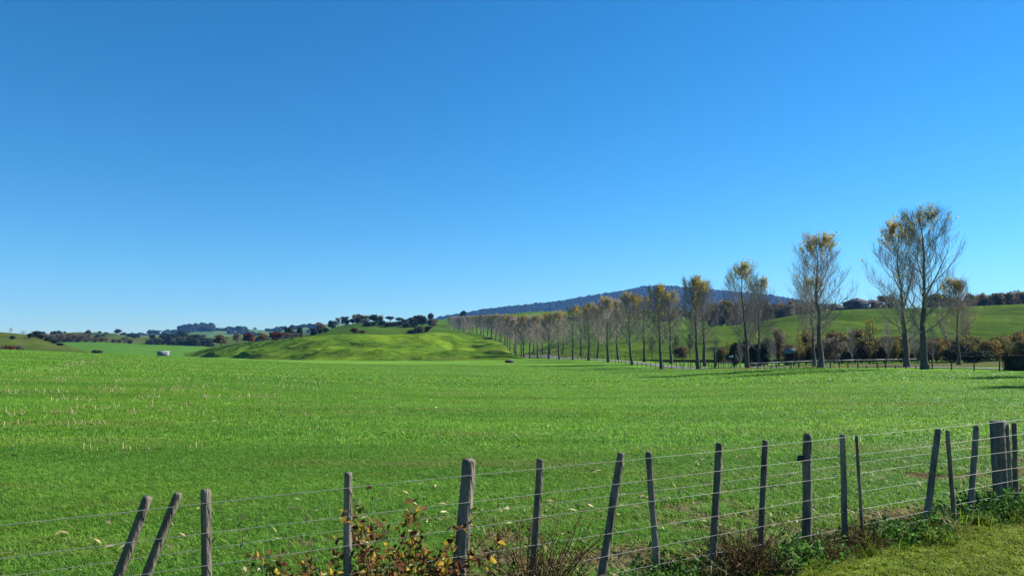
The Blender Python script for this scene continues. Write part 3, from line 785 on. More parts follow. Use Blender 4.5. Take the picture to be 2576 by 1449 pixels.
# ------------------------------------------------------------------ other trees and bushes
CR = {'ever': [gen_crown(s, 'evergreen', 1700, 0.08, 13, trunk=0.08) for s in (1, 2, 3)],
      'umb': [gen_crown(s, 'evergreen', 1200, 0.075, 10, 'umbrella', 0.3) for s in (4, 5)],
      'olive': [gen_crown(s, 'olive', 1500, 0.08, 10, trunk=0.12) for s in (6, 7)],
      'brown': [gen_crown(s, 'brown', 1300, 0.075, 10, trunk=0.15, twigs=24) for s in (8, 9, 10)],
      'orange': [gen_crown(s, 'orange', 1500, 0.075, 10, trunk=0.1, twigs=20) for s in (11, 12)],
      'red': [gen_crown(s, 'red', 1400, 0.08, 9, trunk=0.1, twigs=12) for s in (13, 14)],
      'grey': [gen_crown(s, 'greyleaf', 900, 0.06, 9, trunk=0.15, twigs=40, bark='bark') for s in (15, 16)],
      'willow': [gen_crown(17, 'willow', 1500, 0.07, 9, trunk=0.08, twigs=10)],
      'shrub': [gen_crown(s, 'evergreen', 1200, 0.1, 9, trunk=0.02, skirt=1) for s in (18, 19)],
      'bare': [gen_bare(s) for s in (21, 22, 23)],
      'baredark': [gen_bare(s, 'bark', thick=1.5) for s in (24, 25)],
      'sapling': [gen_bare(s, 'bark', nl=18, nsec=5, ntw=3, spread=0.5, thick=1.3) for s in (26, 27)],
      'bareyellow': [gen_bare(28, 'bark', leafmat='yellow', leafn=0.25)]}
# near bushes get their own finer foliage
CRN = {'brown': [gen_crown(s, 'brown', 5600, 0.036, 18, trunk=0.1, twigs=110) for s in (31, 32)],
       'orange': [gen_crown(s, 'orange', 5600, 0.036, 18, trunk=0.08, twigs=90) for s in (33, 34)],
       'olive': [gen_crown(s, 'olive', 5600, 0.036, 18, trunk=0.06, twigs=80) for s in (35,)],
       'ever': [gen_crown(s, 'evergreen', 5200, 0.045, 16, trunk=0.04, skirt=1) for s in (36, 37)],
       'red': [gen_crown(38, 'red', 4200, 0.042, 14, trunk=0.1, twigs=50)],
       'grey': [gen_crown(39, 'greyleaf', 3200, 0.035, 14, trunk=0.12, twigs=110, bark='bark')],
       'willow': [gen_crown(40, 'willow', 4200, 0.04, 12, trunk=0.05, twigs=30)]}
_cnt = {}
def plant(kind, u, vb, vt, wpx, Y, label, name='tree', cat='tree', group=None, lib=CR, on=True, lean=0.0):
    """stand a tree of the kind on the ground at (u, Y); height and spread read off the photograph"""
    ps = lib[kind]; c = _cnt.get(kind, 0); _cnt[kind] = c + 1
    x = xu(u, Y)
    z = float(gz(x, Y)) if on else zv(vb, Y)
    h = max(zv(vt, Y) - z, 0.85 * (vb - vt) / KU * Y)
    wd = wpx / KU * Y
    k = 0.8 if kind not in ('bare', 'baredark', 'sapling', 'bareyellow') else 0.6
    o = tree(name, ps[c % len(ps)], (x, Y, z), (c * 2.39) % 6.28, (wd / k, wd / k, h), label, cat, group)
    o.rotation_euler.y = lean
    return o

# hilltop trees of the knoll, left to right
kn = [('ever', 835, 818, 807, 17), ('grey', 849, 814, 799, 14), ('ever', 867, 811, 797, 17), ('ever', 885, 808, 802, 9), ('grey', 891, 808, 791, 10), ('ever', 902, 812, 791, 17), ('olive', 911, 820, 799, 27),
      ('grey', 928, 812, 793, 15), ('ever', 940, 812, 792, 17), ('grey', 955, 811, 793, 13), ('shrub', 945, 822, 808, 25), ('umb', 981, 808, 796, 18), ('umb', 1003, 810, 799, 16), ('ever', 1016, 816, 806, 14), ('ever', 1033, 820, 804, 22), ('ever', 1050, 820, 794, 30), ('ever', 1064, 820, 797, 16), ('umb', 1083, 808, 788, 11), ('brown', 1088, 818, 802, 20)]
kn.sort(key=lambda a: a[1])
for i, (k, u, vb, vt, wpx) in enumerate(kn):
    Y = 515 + (i * 7) % 18
    plant(k, u, vb, vt, wpx * 1.25, Y, f'{ORD[i]} from the left of the trees on the grassy knoll', group='trees on the knoll left of the avenue')
for i, (u, vt, wpx) in enumerate([(922, 815, 15), (936, 817, 14), (960, 816, 15), (975, 818, 16), (990, 817, 16), (1006, 817, 14), (1022, 816, 16), (1040, 818, 16)]):
    plant('shrub', u, 827, vt - 2, wpx * 1.5, 478 + i % 3 * 4, f'{ORD[i]} from the left of the dark scrub bushes at the foot of the knoll', 'scrub_bush', 'bush', 'scrub at the foot of the knoll')
# trees on the shoulder left of the knoll
for i, (k, u, vb, vt, wpx, Y) in enumerate([('ever', 727, 838, 822, 20, 380), ('ever', 752, 838, 823, 15, 385), ('shrub', 788, 835, 826, 18, 395), ('shrub', 803, 834, 825, 18, 400), ('shrub', 818, 834, 825, 18, 405), ('brown', 807, 824, 814, 30, 500)]):
    plant(k, u, vb, vt, wpx, Y, f'{ORD[i]} dark tree or bush counted up the shoulder left of the knoll', 'hill_tree', 'tree', 'trees on the shoulder left of the knoll')
plant('red', 890, 839, 825, 21, 300, 'reddish brown shrub in the middle of the rolling hill', 'autumn_shrub', 'bush')
plant('brown', 909, 839, 831, 22, 301, 'low brown shrub beside the reddish shrub on the rolling hill', 'autumn_shrub', 'bush')
plant('olive', 1053, 838, 820, 28, 385, 'dark rounded tree below the knoll, left of the avenue', 'round_tree')
plant('shrub', 1074, 836, 821, 20, 390, 'dark shrub right of the rounded tree, below the knoll', 'dark_shrub', 'bush')
plant('shrub', 1036, 836, 830, 22, 380, 'low dark shrub left of the rounded tree, below the knoll', 'dark_shrub', 'bush')
plant('ever', 1165, 797, 782, 15, 800, 'lone dark tree on the skyline above the far end of the avenue', 'skyline_tree')
for i in range(9):
    plant('sapling', 1086 + i * 4.6, 836, 819 + i % 3, 9, 420 + (i * 13) % 20, 'pale bare sapling in the row left of the avenue', 'sapling', 'tree', 'pale saplings at the far end of the avenue')
# autumn trees along the left end of the rolling hill
for (k, u, vb, vt, wpx, Y, lb) in [('brown', 557, 879, 846, 29, 385, 'reddish brown autumn tree, leftmost on the rolling hill'), ('grey', 596, 875, 845, 26, 372, 'thin grey autumn tree between two reddish trees'),
                                   ('red', 625, 872, 845, 30, 352, 'dark red autumn tree right of the thin grey tree'), ('orange', 660, 864, 842, 26, 340, 'olive and rust autumn tree left of the reddest tree'),
                                   ('red', 694, 858, 835, 32, 322, 'reddest autumn tree, a broad dark red crown on the rolling hill'), ('grey', 722, 852, 837, 22, 330, 'grey leafless bush right of the reddest tree'), ('grey', 741, 852, 838, 20, 335, 'smaller grey leafless bush further right of the reddest tree')]:
    plant(k, u, vb, vt, wpx, Y, lb, 'autumn_tree', 'tree', 'autumn trees along the rolling hill')
# native trees in the gully at left, darker
r_ = random.Random(3)
gl = sorted([(373 + 160 * (i + r_.random()) / 30, r_.uniform(842, 852) if 0.2 < i / 30 < 0.85 else r_.uniform(850, 860), r_.uniform(15, 26), r_.uniform(600, 760)) for i in range(30)])
for i, (u, vt, wpx, Y) in enumerate(gl):
    plant('ever' if i % 5 else 'olive', u, 872, vt + (760 - Y) * 0.05, wpx, Y, ('dark evergreen' if i % 5 else 'lighter olive') + ' tree in the native stand behind the smooth paddock', 'native_tree', 'tree', 'native stand behind the smooth paddock')
# brown shelter wood at far left
sw = [(92 + 130 * (i + r_.random() * .6) / 22, r_.uniform(838, 843), r_.uniform(14, 20)) for i in range(22)] + [(u, 848, 15) for u in (228, 240, 254, 266)] + [(u, 852, 14) for u in (287, 300, 314, 326)]
for i, (u, vt, wpx) in enumerate(sw):
    plant(('brown', 'grey', 'olive')[i % 3], u, 862, vt + 1, wpx, 565 + (i * 7) % 22, ('brown', 'grey', 'olive green')[i % 3] + ' tree in the shelter wood along the top of the smooth paddock', 'shelter_tree', 'tree', 'shelter wood at the far left')
for (k, u, vb, vt, wpx, Y, lb, nm, ct) in [('ever', 90, 872, 853, 22, 300, 'dark evergreen shrub at the top of the sloping hedge, far left', 'evergreen_shrub', 'bush'), ('shrub', 104, 872, 860, 18, 296, 'second dark shrub down the sloping hedge, far left', 'evergreen_shrub', 'bush'),
        ('shrub', 120, 875, 864, 18, 292, 'third dark shrub down the sloping hedge, far left', 'evergreen_shrub', 'bush'), ('shrub', 135, 877, 867, 18, 288, 'fourth dark shrub down the sloping hedge, far left', 'evergreen_shrub', 'bush'), ('shrub', 150, 879, 871, 16, 284, 'lowest dark shrub of the sloping hedge, far left', 'evergreen_shrub', 'bush'),
        ('shrub', 242, 893, 881, 24, 290, 'lone flat-topped dark bush standing in the smooth paddock', 'lone_bush', 'bush'),
        ('bare', 25, 838, 824, 12, 330, 'bare pale tree on the left skyline', 'bare_tree', 'tree'), ('bare', 58, 842, 833, 20, 330, 'wide low bare tree on the left skyline', 'bare_tree', 'tree'), ('bare', 77, 843, 833, 9, 330, 'smallest bare tree on the left skyline', 'bare_tree', 'tree'),
        ('shrub', 30, 860, 850, 14, 260, 'dark shrub on the rough slope at the left edge', 'dark_shrub', 'bush'), ('shrub', 75, 862, 848, 13, 290, 'dark shrub above the sloping hedge, far left', 'dark_shrub', 'bush'),
        ('red', 24, 878, 869, 20, 172, 'low reddish bush beyond the crest of the field, far left', 'red_bush', 'bush'), ('grey', 50, 880, 868, 24, 176, 'grey twiggy scrub beside the low reddish bush', 'scrub', 'bush'), ('grey', 5, 880, 870, 20, 178, 'grey twiggy scrub at the left edge beyond the field crest', 'scrub', 'bush')]:
    plant(k, u, vb, vt, wpx, Y, lb, nm, ct)
for i, (u, vb, vt, wpx, Y) in enumerate([(295, 852, 838, 16, 940), (325, 847, 839, 18, 2100), (345, 846, 839, 18, 2100), (376, 842, 830, 12, 2150), (386, 841, 830, 12, 2150), (397, 841, 831, 12, 2150), (410, 850, 840, 12, 1600), (597, 828, 821, 8, 2290), (605, 828, 821, 7, 2290), (640, 832, 826, 9, 2290), (700, 832, 826, 8, 2290), (800, 821, 813, 14, 2290)]):
    plant('ever', u, vb, vt, wpx, Y, f'{ORD[i]} from the left of the small dark trees on the blue-green far hills', 'distant_tree', 'tree', 'single trees on the far hills')

# brown wood on the rise right of the mountain, trees by the house
r_ = random.Random(5)
wl = sorted([(1795 + 330 * (i + r_.random()) / 56, r_.uniform(755, 768), r_.uniform(20, 34), r_.uniform(372, 450)) for i in range(56)])
for i, (u, vt, wpx, Y) in enumerate(wl):
    kd = ('brown', 'baredark', 'grey', 'brown', 'bare', 'orange')[i % 6]
    if u > 2060: vt += 8
    plant(kd, u, 800, vt, wpx, Y, {'brown': 'brown-leaved tree', 'baredark': 'dark leafless tree', 'grey': 'grey twiggy tree', 'bare': 'pale leafless tree', 'orange': 'rust orange tree'}[kd] + ' in the wood on the rise behind the avenue', 'wood_tree', 'tree', 'brown wood on the rise')
for i in range(26):
    u = 1960 + 310 * i / 26 + r_.uniform(-4, 4)
    plant('sapling', u, 780, (745 if u < 2050 else 759) + r_.uniform(-3, 5), 9, 470 + (i * 7) % 30, 'thin bare tree in the spiky row on the skyline behind the house', 'spire_tree', 'tree', 'thin bare trees on the skyline')
wr = sorted([(2225, 744, 26), (2243, 743, 26), (2262, 752, 22), (2340, 743, 26), (2358, 740, 28), (2378, 742, 28), (2400, 748, 24), (2420, 748, 22)] + [(2440 + 180 * i / 15, 742 - 12 * (i / 15) + r_.uniform(-3, 4), r_.uniform(22, 30)) for i in range(15)])
for i, (u, vt, wpx) in enumerate(wr):
    kd = ('olive', 'olive', 'grey', 'brown', 'olive', 'brown', 'grey', 'brown')[i] if i < 8 else ('brown', 'orange', 'brown', 'grey', 'olive')[i % 5]
    plant(kd, u, 775, vt, wpx, 372 + (i * 11) % 30, f'{ORD[i]} from the left of the autumn trees along the hill crest right of the house', 'crest_tree', 'tree', 'autumn trees on the crest right of the house')
plant('ever', 2482, 774, 753, 16, 322, 'left one of two dark clipped round trees on the hill slope', 'clipped_tree')
plant('ever', 2519, 772, 750, 18, 322, 'right one of two dark clipped round trees on the hill slope', 'clipped_tree')
plant('shrub', 2030, 802, 791, 24, 325, 'low dark hedge bush below the left end of the house', 'hedge_bush', 'bush')
plant('shrub', 2052, 796, 787, 18, 328, 'second low dark hedge bush below the left end of the house', 'hedge_bush', 'bush')

# bushes at the foot of the house hill
fb = [('ever', 1845, 908, 864, 40, 124), ('ever', 1880, 908, 856, 46, 122), ('ever', 1912, 908, 866, 46, 120), ('grey', 1930, 906, 850, 36, 119), ('grey', 1957, 906, 822, 50, 120), ('ever', 1975, 908, 876, 40, 122), ('orange', 2008, 908, 872, 30, 114),
      ('orange', 2028, 906, 833, 46, 120), ('brown', 2048, 908, 860, 40, 117), ('grey', 2075, 908, 850, 34, 118), ('brown', 2108, 908, 834, 54, 119), ('olive', 2135, 908, 862, 44, 115), ('brown', 2163, 908, 832, 62, 121), ('brown', 2196, 908, 852, 40, 117),
      ('olive', 2222, 908, 846, 56, 116), ('willow', 2250, 912, 856, 26, 110), ('red', 2272, 910, 846, 30, 118), ('grey', 2300, 912, 862, 40, 114), ('brown', 2335, 914, 858, 44, 112), ('brown', 2366, 920, 850, 52, 108), ('ever', 2392, 921, 880, 44, 100), ('olive', 2402, 916, 852, 50, 111),
      ('orange', 2435, 918, 862, 52, 108), ('ever', 2455, 922, 884, 64, 98), ('orange', 2488, 916, 856, 56, 106), ('olive', 2522, 914, 846, 60, 108), ('orange', 2552, 912, 842, 56, 112), ('brown', 2585, 912, 836, 60, 112), ('olive', 2620, 912, 846, 60, 110)]
rf_ = random.Random(21)
for k in range(20):
    uu = 1990 + 600 * (k + rf_.random()) / 20
    fb.append((('brown', 'olive', 'orange', 'grey', 'olive')[k % 5], uu, 908, rf_.uniform(846, 866) if uu > 2090 else rf_.uniform(858, 872), rf_.uniform(46, 64), 113 + rf_.uniform(-4, 10) - (6 if uu > 2330 else 0)))
ORD += ['thirty-' + a for a in ORD[:9]] + ['fortieth'] + ['forty-' + a for a in ORD[:9]] + ['fiftieth'] + ['fifty-' + a for a in ORD[:9]]
cn = {'ever': 'dark evergreen', 'grey': 'grey twiggy', 'orange': 'rust orange', 'brown': 'brown', 'olive': 'olive green', 'willow': 'drooping yellow', 'red': 'dark red'}
for i, (k, u, vb, vt, wpx, Y) in enumerate(sorted(fb, key=lambda a: a[1])):
    plant(k, u, vb, vt, wpx, Y, f'{cn[k]} bush, {ORD[i]} from the left in the thicket below the house', 'thicket_bush', 'bush', 'thicket at the foot of the house hill', CRN)
by = [('bare', 1942, 912, 850, 34, 108), ('bare', 1862, 912, 862, 30, 108), ('bareyellow', 2010, 912, 832, 26, 107), ('bare', 2142, 912, 826, 40, 106), ('bareyellow', 2188, 912, 800, 46, 107), ('bare', 2235, 914, 810, 34, 105), ('bare', 2300, 916, 790, 50, 104), ('bare', 2345, 918, 812, 40, 103), ('bareyellow', 2432, 920, 806, 40, 100), ('baredark', 1700, 900, 840, 34, 175), ('baredark', 1640, 900, 845, 30, 185), ('baredark', 1736, 900, 838, 30, 172), ('bare', 1800, 908, 850, 34, 140), ('bareyellow', 1830, 906, 858, 24, 135)]
for i, (k, u, vb, vt, wpx, Y) in enumerate(sorted(by, key=lambda a: a[1])):
    plant(k, u, vb, vt, wpx, Y, f'{ORD[i]} from the left of the young leafless trees in front of the thicket', 'young_tree', 'tree', 'young leafless trees before the thicket')
o = plant('baredark', 2402, 882, 796, 16, 99, 'thin dark trunk leaning left beside the small poplar', 'leaning_tree'); o.rotation_euler = (0, R(-19), 0)
plant('brown', 1715, 902, 872, 40, 168, 'reddish brown low bush behind the avenue pair left of the power pole', 'low_bush', 'bush', None, CRN)
plant('brown', 1815, 904, 872, 30, 140, 'small brown bush right of the power pole', 'low_bush', 'bush', None, CRN)

# ------------------------------------------------------------------ mountain forest and far woods (one mass each)
def canopy(name, hill, n, u0, u1, t0, t1, size, label, seed, mask=None, mat='bushleaf'):
    r = np.random.default_rng(seed)
    u = r.uniform(u0, u1, n); t = r.uniform(t0, t1, n) ** 0.8
    Yf, Yc = pf(hill.Yf, u), pf(hill.Yc, u)
    Y = Yf + (Yc - Yf) * np.clip(t, 0, 1.03)
    x = xu(u, Y); z = hill.z(x, Y)
    if mask is not None:
        k = mask(u, t); x, Y, z = x[k], Y[k], z[k]
    m = len(x)
    s = size * r.uniform(0.6, 1.25, m)
    big = r.uniform(0, 1, m) < 0.06; s[big] *= 1.35
    ph = (1 + 5 ** .5) / 2
    ico = np.array([(-1, ph, 0), (1, ph, 0), (-1, -ph, 0), (1, -ph, 0), (0, -1, ph), (0, 1, ph), (0, -1, -ph), (0, 1, -ph), (ph, 0, -1), (ph, 0, 1), (-ph, 0, -1), (-ph, 0, 1)]) / math.sqrt(1 + ph * ph)
    F = np.array([(0, 11, 5), (0, 5, 1), (0, 1, 7), (0, 7, 10), (0, 10, 11), (1, 5, 9), (5, 11, 4), (11, 10, 2), (10, 7, 6), (7, 1, 8), (3, 9, 4), (3, 4, 2), (3, 2, 6), (3, 6, 8), (3, 8, 9), (4, 9, 5), (2, 4, 11), (6, 2, 10), (8, 6, 7), (9, 8, 1)])
    V = ico[None] * s[:, None, None] * r.uniform(0.7, 1.25, (m, 12, 1)) * np.array((1, 1, 0.8))
    V = V + np.stack([x, Y, z + s * 0.35], 1)[:, None, :]
    T = (F[None] + (np.arange(m) * 12)[:, None, None]).reshape(-1, 3)
    return tag(mk(name, V.reshape(-1, 3), None, T, M[mat]), label, 'forest', None, 'stuff')
HN = {h.name: h for h in HILLS}
canopy('mountain_forest', HN['mountain'], 20000, 1030, 2150, 0.25, 1.03, 9.0, 'dark blue-green native forest covering the mountain', 1)
canopy('far_forest', HN['far_hill'], 1500, 455, 532, 0.55, 1.02, 9, 'dark wood on top of the blue-green far hill', 2)
canopy('gully_scrub', HN['far_hill'], 500, 300, 860, 0.3, 0.85, 8, 'patches of dark scrub on the far hill', 3, lambda u, t: vnoise(u / 28, t * 9, 5) > 0.62)
canopy('ridge_scrub', HN['brown_ridge'], 420, 90, 760, 0.25, 0.9, 3.2, 'patches of dark scrub on the brown ridge', 4, lambda u, t: vnoise(u / 24, t * 8, 8) > 0.62)
canopy('slope_scrub', HN['green_slope'], 600, 1400, 1900, 0.6, 1.0, 3.0, 'scrub along the top of the green slope behind the avenue', 6, lambda u, t: vnoise(u / 40, t * 5, 9) > 0.5, 'olive')

# ------------------------------------------------------------------ the near fence
M['post'] = m_bark('weathered_post', (0.045, 0.038, 0.029), (0.13, 0.113, 0.088), (0.28, 0.25, 0.205))
M['post_lit_side'] = m_bark('painted_sunlit_side', (0.14, 0.12, 0.075), (0.24, 0.2, 0.12), (0.33, 0.28, 0.18))
M['wire'] = m_plain('galvanised_wire', (0.24, 0.235, 0.23), 0.6, 0.35, 3, 0.0, 0.3, 0.35)
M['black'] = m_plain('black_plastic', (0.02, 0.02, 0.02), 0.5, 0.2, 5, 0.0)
fence = empty('wire_fence', (*(FA + FB) / 2, 0))
tag(fence, 'wire and wooden post fence along the near edge of the field', 'fence')
FO = np.array((*(FA + FB) / 2, 0))
def on_fence(u, v):
    """the point of the fence's upright plane seen at (u, v)"""
    rx, rz = ray(u, v)
    # (rx*Y, Y) on the line FA + s*FDIR
    n = FNOR
    Y = (FA @ n) / (np.array((rx, 1.0)) @ n)
    return np.array((rx * Y, Y, HC + rz * Y))
posts = [(375, 1250, 300, 1449, .031), (450, 1242, 370, 1449, .029), (520, 1232, 521, 1449, .033), (880, 1190, 878, 1449, .031), (1190, 1158, 1165, 1449, .060), (1365, 1155, 1350, 1400, .033),
         (1570, 1140, 1522, 1449, .037), (1638, 1138, 1660, 1449, .031), (1817, 1115, 1800, 1420, .035), (1932, 1108, 1918, 1430, .031), (2043, 1093, 2040, 1390, .050), (2126, 1093, 2133, 1375, .031), (2150, 1095, 2165, 1340, .019),
         (2369, 1080, 2338, 1325, .039), (2377, 1081, 2395, 1320, .027), (2465, 1072, 2448, 1310, .039), (2558, 1064, 2565, 1280, .034)]
rp = np.random.default_rng(12)
for i, (u0, v0, u1, v1, rad) in enumerate(posts):
    a = on_fence(u0, v0); b = on_fence(u1, v1)
    d = norm(a - b)
    L = a[2] / d[2]
    b = a - d * (L + 0.25)
    off = np.array((FNOR[0], FNOR[1], 0)) * (rad + 0.004)
    if i in (12, 14): off = -off
    P = np.array([b + (a - b) * s for s in (0, .2, .3, .45, .6, .75, .9, .985, 1.0)]) + off - FO
    P[1:-1, :2] += rp.normal(0, rad * 0.05, (7, 2))
    mb = MB()
    rr = rad * np.array((1.06, 1.06, 1.05, 1.03, 1, 1, .98, .97, .86)) * (1 + rp.normal(0, .02, 9))
    mb.tube(P, rr, 10, True, 0.035, rp)
    nm = 'post' if rad > .045 else 'batten'
    ob = mb.build(nm, M['post'], fence)
    if i == 4: ob['label'] = 'thickest round post, weathered grey'
    if i == 10:
        kb = MB(); kb.tube([P[6] + np.array((-.06, -.03, -.1)), P[6] + np.array((-.10, -.03, -.1)), P[6] + np.array((-.12, -.03, -.13))], (.03, .035, .02), 7); kb.build('insulator', M['black'], ob)
# square strainer at the right
a = on_fence(2532, 1060); Hs = a[2]
mb = MB(); mb.box((*(a[:2] + FNOR * .11 - FO[:2]), Hs / 2 - .12), (.15, .17, Hs + .24), math.atan2(FDIR[1], FDIR[0]) + 0.15)
ob = mb.build('strainer_post', M['post'], fence); ob['label'] = 'broad square post at the right end'
bv = ob.modifiers.new('bevel', 'BEVEL'); bv.width = .008; bv.segments = 1
mb = MB(); mb.box((*(a[:2] + FDIR * .105 + FNOR * .05 - FO[:2]), Hs / 2 - .13), (.05, .06, Hs + .18), math.atan2(FDIR[1], FDIR[0]) + 0.15)
mb.build('brace', M['post_lit_side'], fence)  # added pale strip: the strainer's sunlit right side given as colour
# wires
WH = [1.215, .995, .79, .585, .395, .235, .105]
for k, h in enumerate(WH):
    s = np.arange(-16, 30.01, 0.25)
    P = np.stack([FA[0] + FDIR[0] * s, FA[1] + FDIR[1] * s, h + 0.006 * np.sin(s * 1.1 + k * 2) + 0.008 * rp.standard_normal(len(s)).cumsum() * 0.15 + 0.010 * (s - 5) / 5 * (k == 0)], 1) - FO
    mb = MB(); mb.tube(P, 0.0021, 4, False); mb.build('wire', M['wire'], fence)
s = np.arange(-16, 30.01, 0.25)
P = np.stack([FA[0] + FDIR[0] * s + FNOR[0] * .3, FA[1] + FDIR[1] * s + FNOR[1] * .3, 0.83 + .01 * np.sin(s * .9)], 1) - FO
mb = MB(); mb.tube(P, 0.0016, 4, False); ob = mb.build('wire', M['wire'], fence); ob['label'] = 'thin stand-off wire behind the posts'

# ------------------------------------------------------------------ far fences
def far_fence(name, label, pts, spacing, h, rad, mat='post', rails=(), wires=(), jit=0.1, tops=None, seed=0, shape='round', rail_mat=None):
    P = np.array(pts, float)
    d = np.r_[0, np.cumsum(np.linalg.norm(np.diff(P, axis=0), axis=1))]
    s = np.arange(0, d[-1] + .01, spacing)
    r = np.random.default_rng(seed)
    X = np.interp(s, d, P[:, 0]); Y = np.interp(s, d, P[:, 1]); Z = gz(X, Y)
    root = empty(name, (X[0], Y[0], Z[0])); O = np.array((X[0], Y[0], Z[0]))
    tag(root, label, 'fence')
    mb = MB(); mb.tube(np.array([(0, 0, -.3), (0, 0, h * .5), (0, 0, h * .985), (0, 0, h)]), (rad, rad, rad, rad * .85), 6)
    first = None
    for i in range(len(s)):
        if first is None: first = mb.build('post', M[mat], root); o = first
        else: o = link('post', first.data, root)
        o.location = Vector((X[i] + r.normal(0, .05), Y[i] + r.normal(0, .05), Z[i])) - Vector(O)
        sc = 1.0 if tops is None else tops[i % len(tops)]
        o.scale = (r.uniform(.85, 1.15), r.uniform(.85, 1.15), sc * (1 + r.normal(0, jit)))
        o.rotation_euler = (r.normal(0, .04), r.normal(0, .04), r.uniform(0, 6))
    pts3 = np.stack([X, Y, Z], 1)
    for hh in rails:
        for i in range(len(s) - 1):
            q = MB(); a, b = pts3[i] - O, pts3[i + 1] - O
            q.tube([a + (0, -.06, hh), b + (0, -.06, hh)], .075, 4); q.build('rail', M[rail_mat or mat], root)
    for hh in wires:
        q = MB(); q.tube(pts3 - O + np.array((0, 0, hh)), .004, 3, False); q.build('wire', M['wire'], root)
    return root
M['darkpost'] = m_plain('tarred_post', (0.035, 0.032, 0.028), 0.9, 0.3, 5)
M['rail'] = m_plain('grey_rail', (0.28, 0.27, 0.24), 0.85, 0.25, 4)
far_fence('stump_fence', 'row of dark uneven short posts along the field edge below the poplars', [(xu(1905, 82), 82), (xu(2050, 76), 76), (xu(2260, 71), 71), (xu(2330, 70), 70)], 0.86, 0.62, 0.055, 'darkpost', (), (.3, .5), .12, (1.0, .55, .9, 1.1, .5, .8, 1.15, .45, 1.0, .6), 1)
far_fence('post_fence', 'widely spaced dark posts right of the tallest poplar by the driveway', [(xu(2342, 69), 69), (xu(2420, 66), 66), (xu(2515, 64), 64)], 2.0, 0.95, 0.06, 'darkpost', (), (.4, .8), .08, None, 2)
far_fence('rail_fence', 'long low grey rail fence in front of the thicket', [(xu(1885, 108), 108), (xu(2100, 104), 104), (xu(2340, 102), 102)], 2.0, 0.75, 0.06, 'darkpost', (.62,), (), .05, None, 3, rail_mat='rail')
drv = np.array(drive_pts)
far_fence('driveway_fence', 'post and wire fence along the field side of the driveway', [(near_x(y) - 1.0, y) for y in (112, 129, 149, 171, 199, 226, 250, 266, 285, 310, 330, 370)], 3.0, 1.0, .06, 'post', (), (.5, .9), .06, None, 4)
far_fence('driveway_fence', 'post and wire fence along the far side of the driveway', [(near_x(y) + 11.0, y) for y in (100, 118, 140, 171, 199, 226, 250, 285, 330)], 3.2, 1.05, .06, 'darkpost', (), (.5, .9), .06, None, 5)
far_fence('paddock_fence', 'dark post fence across the green behind the avenue, from the power pole leftwards', [(xu(1890, 112), 112), (xu(1800, 122), 122), (xu(1720, 134), 134), (xu(1640, 146), 146)], 1.6, 1.25, .06, 'darkpost', (), (.5, 1.0), .1, None, 6)
far_fence('hill_fence', 'thin dark fence climbing the grass slope at the right edge', [(xu(2500, 175), 175), (xu(2580, 205), 205), (xu(2660, 240), 240)], 5.0, 1.1, .08, 'darkpost', (), (.9,), .06, None, 7)
far_fence('house_fence', 'dark posts along the crest in front of the house', [(xu(2085, 322), 322), (xu(2180, 322), 322), (xu(2290, 324), 324)], 5.6, 1.6, .11, 'darkpost', (), (.9, 1.3), .05, None, 8)
far_fence('slope_fence', 'faint dark fence across the hillside left of the lone poplar', [(xu(1960, 250), 250), (xu(2040, 245), 245), (xu(2110, 250), 250)], 3.2, 1.2, .07, 'darkpost', (), (.9,), .05, None, 9)

# ------------------------------------------------------------------ house on the hill
M['wall_dark'] = m_plain('dark_cladding', (0.045, 0.042, 0.042), 0.8, 0.2, 1.5)
M['roof'] = m_plain('grey_roof', (0.085, 0.08, 0.09), 0.95, 0.15, 0.8, 0.2, 0.05)
M['door'] = m_plain('pale_garage_door', (0.2, 0.22, 0.23), 0.6, 0.1, 1.0, 0.1)
M['glass'] = m_plain('window_glass', (0.03, 0.04, 0.05), 0.12, 0.1, 1.0, 0.0, 0.6)
M['trim'] = m_plain('pale_trim', (0.16, 0.16, 0.17), 0.6, 0.1, 2.0, 0.1)
HY = 348.0
hx = float(xu(2172, HY)); hz = zv(775.5, HY)
house = empty('house', (hx, HY, hz))
tag(house, 'low dark house with a grey hipped roof on the crest of the hill', 'house')
def hip(name, cx, cy, wx, wy, z0, h, ridge, mat, parent, eave=.6):
    a, b = wx / 2 + eave, wy / 2 + eave; r = ridge / 2
    V = [(cx - a, cy - b, z0), (cx + a, cy - b, z0), (cx + a, cy + b, z0), (cx - a, cy + b, z0), (cx - r, cy, z0 + h), (cx + r, cy, z0 + h),
         (cx - a, cy - b, z0 - .2), (cx + a, cy - b, z0 - .2), (cx + a, cy + b, z0 - .2), (cx - a, cy + b, z0 - .2)]
    return mk(name, V, [(0, 1, 5, 4), (2, 3, 4, 5), (6, 7, 1, 0), (7, 8, 2, 1), (8, 9, 3, 2), (9, 6, 0, 3), (6, 9, 8, 7)], [(1, 2, 5), (3, 0, 4)], M[mat], parent)
mb = MB(); mb.box((-2.5, 0, .55), (9.4, 8, 4.2)); mb.build('wall', M['wall_dark'], house)
mb = MB(); mb.box((5.2, 1.0, .45), (6.0, 7, 4.1)); mb.build('wall', M['wall_dark'], house)
rf = hip('roof', -2.5, 0, 9.4, 8, 2.65, 2.0, 2.6, 'roof', house)
hip('roof', 5.2, 1.0, 6.0, 7, 2.5, 1.7, 1.6, 'roof', house)
mb = MB(); mb.box((-2.4, -.6, 4.55), (.7, .5, .5)); mb.build('chimney', M['wall_dark'], rf)
gd = MB(); gd.box((.1, -4.03, 1.1), (4.2, .1, 2.1)); gdo = gd.build('garage_door', M['door'], house)
for k in range(4):
    q = MB(); q.box((.1, -4.1, .33 + k * .51), (4.1, .05, .47)); q.build('panel', M['door'], gdo)
